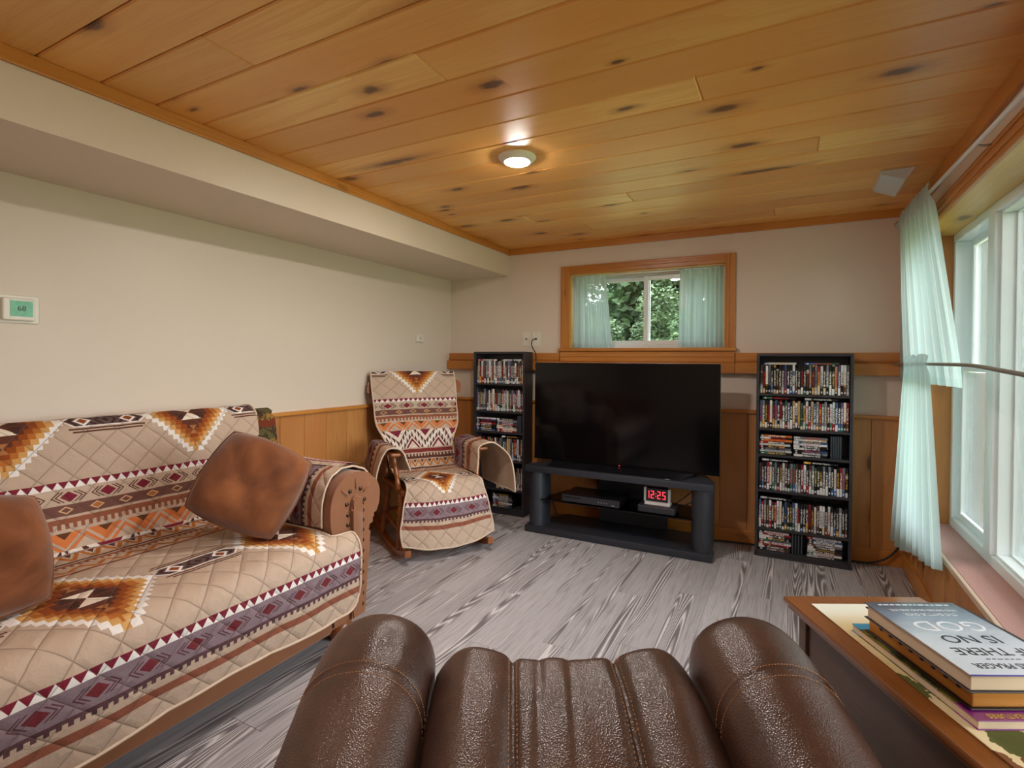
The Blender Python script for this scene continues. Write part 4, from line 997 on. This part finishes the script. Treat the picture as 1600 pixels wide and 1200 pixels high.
cr = [(-.375, 1.03), (-.385, 1.08), (-.365, 1.125), (-.25, 1.150), (0, 1.160), (.25, 1.150), (.345, 1.125), (.360, 1.08), (.350, 1.03), (.2, 1.035), (0, 1.04), (-.2, 1.035)]
b = B(); b.prism([(x, z) for x, z in spline(cr + [cr[0]], 60)[:-1]], 'y', -.012, .012); M = Matrix.Translation((0, -.358, 0)) @ Matrix.Translation((0, 0, 1.09)) @ Matrix.Rotation(math.radians(13), 4, 'X') @ Matrix.Translation((0, 0, -1.09)); b.bm.transform(M); b.build('crest_rail', M_HONEY, rc, angle=.6)
for k in range(5):
    x = -.18 + k * .09; turned((x, -.225, .432), (x * 1.08, -.350, 1.05), .011, 'back_spindle', 3)
M_SEATPAD = mat('dark_seat_pad', color=C(58, 44, 38), rough=.9)
B().box(-.245, .245, -.20, .255, .432, .462, .014, 3).build('seat_pad', M_SEATPAD, rc, angle=.6)

# ---- quilted throw on the rocker
rq = empty('rocker_throw', (-2.279, 3.05, 0), RK); tag(rq, 'quilted lodge-pattern throw draped over the rocking chair', 'throw')
def qpatch(nm, ctrl, nu, nv, uvf, edge='', wav=.0, m=None):
    g = patch(ctrl, nu, nv); rg = random.Random(nm); ph = rg.random() * 6
    P = [[(p[0] + wav * math.sin(i * .35 + j * .12 + ph), p[1] + wav * math.sin(j * .30 + i * .17 + ph), p[2] + wav * .5 * math.sin(i * .21 - j * .33)) for j, p in enumerate(r)] for i, r in enumerate(g)]
    mid = [r[nu // 2] for r in g]; arc = [0]
    for i in range(1, nv): arc.append(arc[-1] + math.dist(mid[i], mid[i - 1]))
    U = [[uvf(i / (nv - 1), j / (nu - 1), arc[i], arc[-1]) for j in range(nu)] for i in range(nv)]
    o = B().grid(P, U).build(nm, m or M_QUILT, rq, smooth=True)
    md = o.modifiers.new('thickness', 'SOLIDIFY'); md.thickness = .005; md.offset = 0; o.data.materials.append(M_QBACK); md.material_offset = 1; md.material_offset_rim = 1
    E = {'l': [r[0] for r in P], 'r': [r[-1] for r in P], 't': P[0], 'b': P[-1]}
    for e in edge: B().tube(E[e], .006, 6).build('hem_binding', M_PIPING, rq, smooth=True)
    return P
# back panel (rows from behind the crest, over, down to the seat). j: image left (+x) to image right (-x)
rows = []
for (y, z, xl, xr) in ((-.402, .99, .285, -.30), (-.408, 1.08, .30, -.312), (-.410, 1.170, .322, -.322), (-.366, 1.196, .335, -.326), (-.325, 1.13, .338, -.324), (-.285, .98, .334, -.320), (-.245, .82, .318, -.318), (-.205, .68, .258, -.262), (-.168, .56, .245, -.262), (-.145, .488, .228, -.265)):
    bow = .012
    rows.append([(xl, y, z - .006), (xl * .5 + .0, y + bow, z), (0, y + bow * 1.4, z + .002), (xr * .5, y + bow, z), (xr, y, z - .002)])
uvm = lambda u: .83 + (.5 - u) * -.66
qpatch('back_panel', rows, 70, 90, lambda f, u, arc, tot: (uvm(u), (arc - .228) * 1.10), 'lr', .0018)
# seat panel and front apron
rows = []
for (y, z, xl, xr) in ((-.165, .50, .225, -.265), (-.10, .482, .235, -.27), (.05, .484, .243, -.252), (.20, .484, .244, -.250), (.285, .468, .252, -.276), (.325, .40, .262, -.298), (.345, .30, .285, -.318), (.365, .20, .305, -.338), (.390, .092, .300, -.338)):
    rows.append([(xl, y - (.03 if z < .45 else 0), z + (.012 if z < .2 else 0)), (xl * .5, y + (.014 if z < .45 else 0), z - (.012 if z < .3 else 0)), (0, y + (.022 if z < .45 else 0), z - (.02 if z < .3 else 0)), (xr * .5, y + (.010 if z < .45 else 0), z - (.012 if z < .3 else 0)), (xr, y - (.025 if z < .45 else 0), z + (.03 if z < .2 else .0))])
qpatch('seat_panel', rows, 70, 80, lambda f, u, arc, tot: (uvm(u), 1.16 + arc - .335), 'lrb', .0022)
# arm flap on the TV side: inside of arm, over the top, out and down
rows = []
for (f, y) in ((0, -.17), (.33, -.02), (.66, .13), (1, .27)):
    k = f
    rows.append([(-.252, y + .01, .500), (-.262, y, .60), (-.266, y, .680), (-.310, y + .01, .708), (-.385, y + .02, .706), (-.430 - .05 * k, y + .045, .62), (-.455 - .055 * k, y + .065, .50), (-.462 - .06 * k, y + .07, .385 - .025 * k)])
qpatch('arm_flap', rows, 60, 50, lambda f, u, arc, tot: (u * .52, 1.44 + f * .22), 'br', .0025)
# arm flap on the sofa side
rows = []
for (f, y) in ((0, -.17), (.33, -.03), (.66, .11), (1, .24)):
    k = f
    rows.append([(.248 - .03 * k, y + .02, .505 + .06 * k), (.258 - .015 * k, y + .02, .60 + .02 * k), (.264, y, .682), (.310, y, .710), (.372, y - .01, .700), (.395 + .02 * k, y - .02, .60), (.405 + .03 * k, y - .03, .48), (.405 + .03 * k, y - .035, .345)])
qpatch('arm_flap', rows, 60, 50, lambda f, u, arc, tot: (u * .52, 1.44 + f * .22), 'br', .0025)

# ================================================================== RECLINER (local +y = forward, towards the TV)
rec = empty('recliner', (.125 * math.cos(YAW), .125 * math.sin(YAW), 0), YAW); tag(rec, 'brown leather recliner with thick padded arms facing the TV', 'recliner')
def arm_surface(xc, s):
    """padded arm: rounded cross-section swept forward with a bulbous nose"""
    NL, NS = 60, 40; P = []
    for i in range(NL + 1):
        f = i / NL; y = .42 + (1.325 - .42) * f
        top = .590 + .095 * smoothstep(.75, 1.20, y) ; hw = .118 + .012 * smoothstep(.6, 1.1, y)
        d = max(0, (y - 1.20) / (1.325 - 1.20)); sh = math.sqrt(max(0, 1 - d ** 2.3))
        hw2 = hw * (.30 + .70 * sh); tz = top - (1 - sh) * .16
        c2 = max(0, (.50 - y) / .08); hw2 *= 1 - .25 * c2 * c2
        groove = math.exp(-((y - 1.055) / .006) ** 2) * .004
        hw2 -= groove; tz -= groove; row = []
        r = hw2
        for k in range(NS + 1):
            a = k / NS
            if a < .22: q = (-hw2 * (1 - .10 * (1 - a / .22)), .06 + (tz - r * .95 - .06) * (a / .22))
            elif a > .78: q = (hw2 * (1 - .10 * (a - .78) / .22), .06 + (tz - r * .95 - .06) * ((1 - a) / .22))
            else:
                t = PI * (a - .22) / .56; q = (-math.cos(t) * hw2, tz - r * .95 + math.sin(t) ** .9 * r * .95)
            row.append((xc + q[0], y, q[1]))
        P.append(row)
    b = B(); b.grid(P); b.faces([tuple(p) for p in P[-1]], [tuple(range(NS + 1))]); b.faces([tuple(p) for p in P[0]], [tuple(range(NS + 1))[::-1]])
    bmesh.ops.remove_doubles(b.bm, verts=b.bm.verts[:], dist=.0003)
    o = b.build('armrest', M_LEATHER, rec, angle=.9)
    # double row of stitching either side of the seam
    bs = B()
    for yy in (1.043, 1.067):
        i = min(range(NL + 1), key=lambda i: abs(.42 + .905 * i / NL - yy)); row = P[i]; dy = yy - row[0][1]
        sm = spline([(p[0], p[1] + dy, p[2] + .0012) for p in row], 241)
        for k in range(20, 220, 2): bs.tube([sm[k], sm[k + 1]], .0011, 4)
    bs.build('stitching', M_STITCH, o)['kind'] = 'stuff'
    return o
arm_surface(-.428, -1); arm_surface(.428, 1)
# seat / raised footrest pad between the arms: three stitched panels
N1, N2 = 90, 60; P = []
def seat_z(u, f):
    """u across -1..1, f depth 0..1 (1 = front edge)"""
    z = .50 + .075 * smoothstep(.25, .8, f)
    pan = abs(u) - .40
    z += .012 * (1 - math.exp(-(pan / .035) ** 2)) + (.026 * math.sin(PI * min(1, (abs(u) - .4) / .62)) ** .9 if abs(u) > .4 else 0)
    z -= .10 * max(0, (f - .90) / .10) ** 2.2
    z -= .045 * max(0, (abs(u) - .70) / .30) ** 2.4
    if abs(u) < .40: z += .0025 * math.sin(u * 17 + f * 3) * math.exp(-((f - .8) / .3) ** 2) - .004 * math.exp(-((u + .05 - .1 * f) / .03) ** 2) - .004 * math.exp(-((u + .30 - .12 * f) / .03) ** 2)
    return z
for i in range(N2 + 1):
    f = i / N2; row = []
    for j in range(N1 + 1):
        u = 2 * j / N1 - 1; hw = .296
        row.append((u * hw * (1 - .03 * max(0, (f - .9) / .1) ** 2), .62 + .66 * f, seat_z(u, f)))
    P.append(row)
front = [[(p[0], p[1] + .012 * math.sin(PI * k / 6), p[2] - .055 * k) for p in P[-1]] for k in range(1, 7)]
b = B(); b.grid(P + front); seat = b.build('seat_cushion', M_LEATHER, rec, smooth=True)
bs = B()
for uu in (-.40, .40):
    for off in (-.028, .028):
        for k in range(0, 130, 2):
            f0, f1 = k / 130, (k + 1) / 130; u = uu + off
            bs.tube([(u * .296, .62 + .66 * f0, seat_z(u, f0) + .0012), (u * .296, .62 + .66 * f1, seat_z(u, f1) + .0012)], .0011, 4)
bs.build('stitching', M_STITCH, seat)['kind'] = 'stuff'
B().box(-.29, .29, .46, 1.24, .08, .44, .03, 3).build('base', M_LEATHER, rec, angle=.6)
# back cushion, leaning away from the seat, below the camera's view
b = B(); b.box(-.30, .30, -.11, .11, -.24, .26, .085, 6); b.bm.transform(Matrix.Translation((0, .42, .66)) @ Matrix.Rotation(math.radians(24), 4, 'X')); b.build('back_cushion', M_LEATHER, rec, angle=.9)
for sx in (-.25, .25):
    for y in (.55, 1.15): B().box(sx - .03, sx + .03, y - .03, y + .03, 0, .085, .006).build('foot', M_CABLE, rec)

# ================================================================== SIDE TABLE AND BOOKS (same heading as the recliner)
tb = empty('side_table', (0, 0, 0), YAW); tag(tb, 'oak-topped side table with dark panelled sides beside the recliner', 'table')
# local coordinates: x = to the right, y = forward
TX, TY0, TY1, TXR, TZ = .800, .79, 1.535, 1.20, .600
b = B(); b.box(TX, TXR, TY0, TY1, TZ - .016, TZ, .005, 3); b.box(TX + .010, TXR - .010, TY0 + .010, TY1 - .010, TZ - .032, TZ - .014, .005, 3); b.build('top', M_TABTOP, tb, angle=.6)
b = B(); b.box(TX + .0005, TX + .010, TY0 + .02, TY1 - .02, TZ - .001, TZ + .0012, .0006, 1); b.build('edge_bead', M_TABTOP, tb)
for x in (TX + .03, TXR - .11):
    for y in (TY0 + .03, TY1 - .068): B().box(x, x + .036, y, y + .036, 0, TZ - .032, .003).build('leg', M_TABSIDE, tb)
B().box(TX + .038, TX + .052, TY0 + .066, TY1 - .068, .10, TZ - .034, .002).build('side_panel', M_TABSIDE, tb)
B().box(TXR - .097, TXR - .083, TY0 + .066, TY1 - .068, .10, TZ - .034, .002).build('side_panel', M_TABSIDE, tb)
B().box(TX + .066, TXR - .11, TY1 - .055, TY1 - .042, .10, TZ - .034, .002).build('back_panel', M_TABSIDE, tb)
B().box(TX + .066, TXR - .11, TY0 + .042, TY0 + .055, .10, TZ - .034, .002).build('front_panel', M_TABSIDE, tb)
B().box(TX + .05, TXR - .10, TY0 + .05, TY1 - .05, .09, .108, .002).build('bottom_shelf', M_TABSIDE, tb)
def onT(nm, x, y, z, rz, label, cat, group=None):
    """a thing standing on the table, given in the table's own directions"""
    c, s = math.cos(YAW), math.sin(YAW); o = empty(nm, (x * c - y * s, x * s + y * c, z), YAW + rz); tag(o, label, cat, group); return o
def mat_fn():
    x, y, z = coords('Object')
    n = noise(vec(x, y, 0), 9, 3); d, c1, c2 = voro(vec(x * .9 + n * .05, y * .6, 0), 11); e = noise(vec(x, y, 0), 60, 2)
    base = mixc(ss(n, .4, .6), C(214, 190, 140), C(226, 206, 164))
    far = ss(y, .12, .24); base = mixc(far, base, C(224, 222, 206))
    lf = (d + (e - .5) * .30 < .34) * (c1 > .38)
    col = mixc(lf, base, mixc(c2 > .3, C(96, 96, 52), C(128, 84, 54)))
    return dict(color=col, bump=e, bstr=.2, bdist=.002)
M_MAT = mat('leaf_print_cloth', mat_fn, rough=.9, spec=.1)
o = onT('leaf_placemat', .998, 1.215, TZ + .0014, .0, 'cream leaf-print cloth mat spread on the side table', 'placemat')
B().box(-.148, .180, -.40, .262, 0, .002, .0008, 1).build('cloth', M_MAT, o)
M_PAGE = mat('paper_edge', lambda: (lambda x, y, z: dict(color=mixc(noise(vec(x, y, z * 900.0), 1, 2), C(226, 204, 176), C(206, 180, 150))))(*coords('Object')), rough=.8)
M_GILT = mat('gilt_edge', lambda: (lambda x, y, z: dict(color=mixc(noise(vec(x * 3, y * 3, z * 700.0), 1, 2), C(214, 150, 66), C(186, 120, 48))))(*coords('Object')), rough=.35, metal=.35)
M_BLEATH = mat('black_bible_leather', color=C(46, 30, 30), rough=.5)
def magcov_fn():
    x, y, z = coords('Object'); n = noise(vec(x, y, 0), 22, 3, .6); m = noise(vec(x, y, 0), 45, 2)
    col = mixc(ss(n, .42, .6), C(52, 62, 34), C(116, 112, 40)); col = mixc((m > .66), col, C(206, 84, 44)); col = mixc((m < .30), col, C(220, 200, 180))
    col = mixc(y < -.125, col, C(128, 30, 120)); col = mixc(y > .155, col, C(66, 150, 190))
    return dict(color=col)
M_MAG = mat('magazine_cover', magcov_fn, rough=.25)
M_YEL = mat('yellow_print', color=C(232, 196, 70), rough=.4)
o = onT('paperback_book', 1.000, 1.143, TZ + .0036, .0, 'glossy purple-banded paperback under the gilt-edged book', 'book')
B().box(-.132, .13, -.177, .185, 0, .0015, .0004, 1).build('back_cover', M_MAG, o); B().box(-.130, .13, -.175, .183, .0016, .0165, .0004, 1).build('pages', M_PAGE, o); cv = B().box(-.132, .13, -.177, .185, .0166, .0184, .0004, 1).build('front_cover', M_MAG, o)
Rz = Matrix.Rotation(PI, 4, 'Z')
text('MAGICAL CREATURES', .0165, M_YEL, cv, Matrix.Translation((-.022, -.1640, .0186)) @ Rz)
o = onT('bible', 1.000, 1.143, TZ + .0226, .0, 'thick gilt-edged book with black thumb index cuts', 'book')
b = B(); b.box(-.122, .122, -.150, .150, 0, .003, .0012, 2); b.build('back_cover', M_BLEATH, o)
B().box(-.116, .118, -.145, .145, .003, .056, .003, 2).build('page_block', M_GILT, o)
B().box(-.122, .122, -.150, .150, .056, .0595, .0012, 2).build('front_cover', M_BLEATH, o); B().box(.1185, .1225, -.149, .149, .003, .056, .001, 1).build('spine', M_BLEATH, o)
for k in range(16):
    yy = .112 - (k // 2) * .031 - (k % 2) * .010; zz = .041 if k % 2 == 0 else .026
    B().lathe([(.0055, 0), (.0055, .0012), (.0002, .0012)], n=14, M=Matrix.Translation((-.1158, yy, zz)) @ Matrix.Rotation(-PI / 2, 4, 'Y') @ Matrix.Diagonal((.55, 1, 1, 1))).build('thumb_tab', M_BLEATH, o)
def cover_fn():
    x, y, z = coords('Object'); n = noise(vec(x * 6, y * 16, 0), 1, 3, .6)
    t = ss(y + (n - .5) * .12, -.06, .10); col = mixc(t, C(206, 212, 222), C(120, 136, 158)); col = mixc(ss(y + (n - .5) * .10, .06, .15), col, C(66, 74, 88))
    col = mixc(ss(n, .55, .75) * .4, col, C(168, 190, 214))
    return dict(color=col)
M_COVER = mat('sky_dust_jacket', cover_fn, rough=.16, coat=.4)
M_INK = mat('dark_print', color=C(36, 38, 46), rough=.4); M_WINK = mat('white_print', color=C(226, 230, 236), rough=.4)
o = onT('hardcover_book', .942, 1.094, TZ + .0826, .0, 'hardcover book with pale blue sky jacket on top of the pile', 'book')
B().box(-.104, .104, -.144, .144, 0, .0025, .0008, 1).build('back_board', M_BLEATH, o); B().box(-.099, .10, -.139, .139, .0025, .032, .0015, 2).build('page_block', M_PAGE, o)
cv = B().box(-.104, .104, -.144, .144, .032, .0350, .0008, 1).build('front_board', M_COVER, o)
M_PUR = mat('violet_head_band', color=C(78, 62, 150), rough=.4)
B().box(-.104, .104, -.1452, -.1440, .0322, .0348).build('jacket_edge', M_PUR, cv); B().box(.1005, .1045, -.143, .143, .0025, .032, .001, 1).build('spine', M_COVER, o)
zt = .0352
for body, size, yy, m, sx in (('DENNIS PRAGER', .024, -.116, M_INK, .86), ('IF THERE', .038, -.066, M_INK, .98), ('IS NO', .042, -.020, M_INK, 1.1), ('GOD', .058, .034, M_WINK, 1.15), ('THE BATTLE OVER', .014, .084, M_WINK, 1.0), ('WHO DEFINES GOOD AND EVIL', .011, .104, M_WINK, .95)):
    text(body, size, m, cv, Matrix.Translation((.004, yy, zt)) @ Rz, sx=sx)
def print_line(x0, x1, y, z, h, m, parent, seed):
    """a line of print too small to read: word-long strokes"""
    rg = random.Random(seed); b = B(); x = x0
    while x < x1:
        w = rg.uniform(.006, .016); b.box(x, min(x + w, x1), y - h / 2, y + h / 2, z - .0002, z + .0002); x += w + .0035
    b.build('small_print', m, parent)['kind'] = 'stuff'
print_line(-.08, .085, .130, zt, .0045, M_WINK, cv, 3); print_line(-.03, .04, -.094, zt, .0018, M_INK, cv, 4)

# ================================================================== CURTAINS
ROD = lambda y: .578 + (3.11 - y) * .0378
t = empty('curtain_rod', (ROD(3.76), 3.76, 2.10)); tag(t, 'white metal rod carrying the upper curtain tier', 'curtain rod')
lx, ly = ROD(3.76), 3.76
B().tube([(0, 0, 0), (ROD(1.2) - lx, 1.2 - ly, 0)], .0085, 10).build('rod', M_WHITE, t, smooth=True)
B().lathe([(.008, 0), (.018, .008), (.022, .022), (.016, .036), (.0005, .042)], n=16, M=Matrix.Rotation(-PI / 2, 4, 'X')).build('finial', M_METAL, t, smooth=True)
for yb in (3.72, 2.52, 1.4):
    x = ROD(yb) - lx
    B().tube([(x, yb - ly, -.008), (x + .02, yb - ly, -.014), (XR - .0005 - lx, yb - ly, -.010)], .0045, 6).build('bracket', M_METAL, t, smooth=True)
t = empty('cafe_rod', (.572, 3.62, 1.285)); tag(t, 'sagging thin metal rod carrying the lower curtain tier', 'curtain rod')
B().tube(spline([(0, .38, 0), (0, 0, 0), (0, -.56, -.001), (0, -1.10, -.004), (0, -1.286, -.009), (0, -1.675, -.030), (0, -2.1, -.050), (0, -2.56, -.055)], 40), .0075, 10).build('rod', M_METAL, t, smooth=True)
B().tube([(0, .38, 0), (XR - .5725, .38, 0)], .006, 6).build('bracket', M_METAL, t)
def drape(nm, label, fn, nu, nv, w, h, header=0.0):
    """fn(s, t) -> point; s across 0..1, t down 0..1"""
    t = empty(nm, fn(.5, 1)); tag(t, label, 'curtain'); o = Vector(t.location)
    P = [[tuple(Vector(fn(j / (nu - 1), i / (nv - 1))) - o) for j in range(nu)] for i in range(nv)]
    UV = [[(j / (nu - 1) * w, (1 - i / (nv - 1)) * h) for j in range(nu)] for i in range(nv)]
    B().grid(P, UV).build('fabric', M_SHEER, t, smooth=True)
    return t, P, o
def upper(s, t):
    near = 3.12 - .32 * t; far = 3.70 + .25 * t
    y = far + (near - far) * (s ** (1 - .25 * t)); gath = math.exp(-(t / .05) ** 2)
    fold = math.sin(s * 2 * PI * 7 + .8 * math.sin(s * 9)) * (.020 - .006 * t) * (1 - .55 * smoothstep(.75, 1, s) * t)
    tp = 2.150; gw = math.exp(-((t - .052) / .05) ** 2); x = ROD(y) + fold * (1 - gw) * (1 - .6 * gath) + .048 * t - gw * (.014 + .002 * math.sin(s * 90))
    return (min(x, .634), y, tp - (tp - 1.185) * t + .004 * math.sin(s * 44) * gath)
drape('upper_curtain', 'pale aqua striped sheer curtain tier hanging from the white rod', upper, 180, 60, 1.1, .95)
def lower(s, t):
    near = 3.045 - .05 * t; far = 3.56 + .36 * t
    y = far + (near - far) * s; g = math.exp(-((t - .045) / .03) ** 2)
    fold = math.sin(s * 2 * PI * 8 + .9 * math.sin(s * 7)) * (.016 + .014 * t) * (1 - .6 * g)
    zb = .245 + .115 * smoothstep(.35, 1, s) - .02 * math.sin(s * 9); tp = 1.325
    x = .560 - .007 * g + fold * .7 + .048 * s * t
    return (min(x, .622), y, tp - (tp - zb) * t + .008 * math.sin(s * 60) * math.exp(-(t / .02) ** 2))
drape('lower_curtain', 'pale aqua striped curtain tier gathered on the sagging rod', lower, 190, 60, 1.2, 1.05)
# small window pair
t = empty('tension_rod', (WX0, D - .001, 1.985)); tag(t, 'thin white tension rod across the small window', 'curtain rod')
B().tube([(.0125, .03, 0), (WX1 - WX0 - .0125, .03, 0)], .005, 8).build('rod', M_WHITE, t, smooth=True)
def small(x0a, x1a, x0b, x1b, ph):
    def f(s, t):
        xa = x0a + (x1a - x0a) * s; xb = x0b + (x1b - x0b) * s; x = xa + (xb - xa) * t
        g = math.exp(-(t / .04) ** 2); fold = math.sin(s * 2 * PI * 5 + ph + .8 * math.sin(s * 6)) * (.012 + .010 * t) * (1 - .5 * g)
        return (x, D + .024 + fold, 1.998 - .598 * t + .003 * math.sin(s * 70) * g)
    return f
drape('small_curtain', 'short aqua curtain at the disc tower side of the small window', small(-1.600, -1.325, -1.606, -1.262, .5), 110, 40, .55, .6)
drape('small_curtain', 'short aqua curtain at the wide-window side of the small window', small(-.745, -.432, -.752, -.430, 2.0), 110, 40, .55, .6)
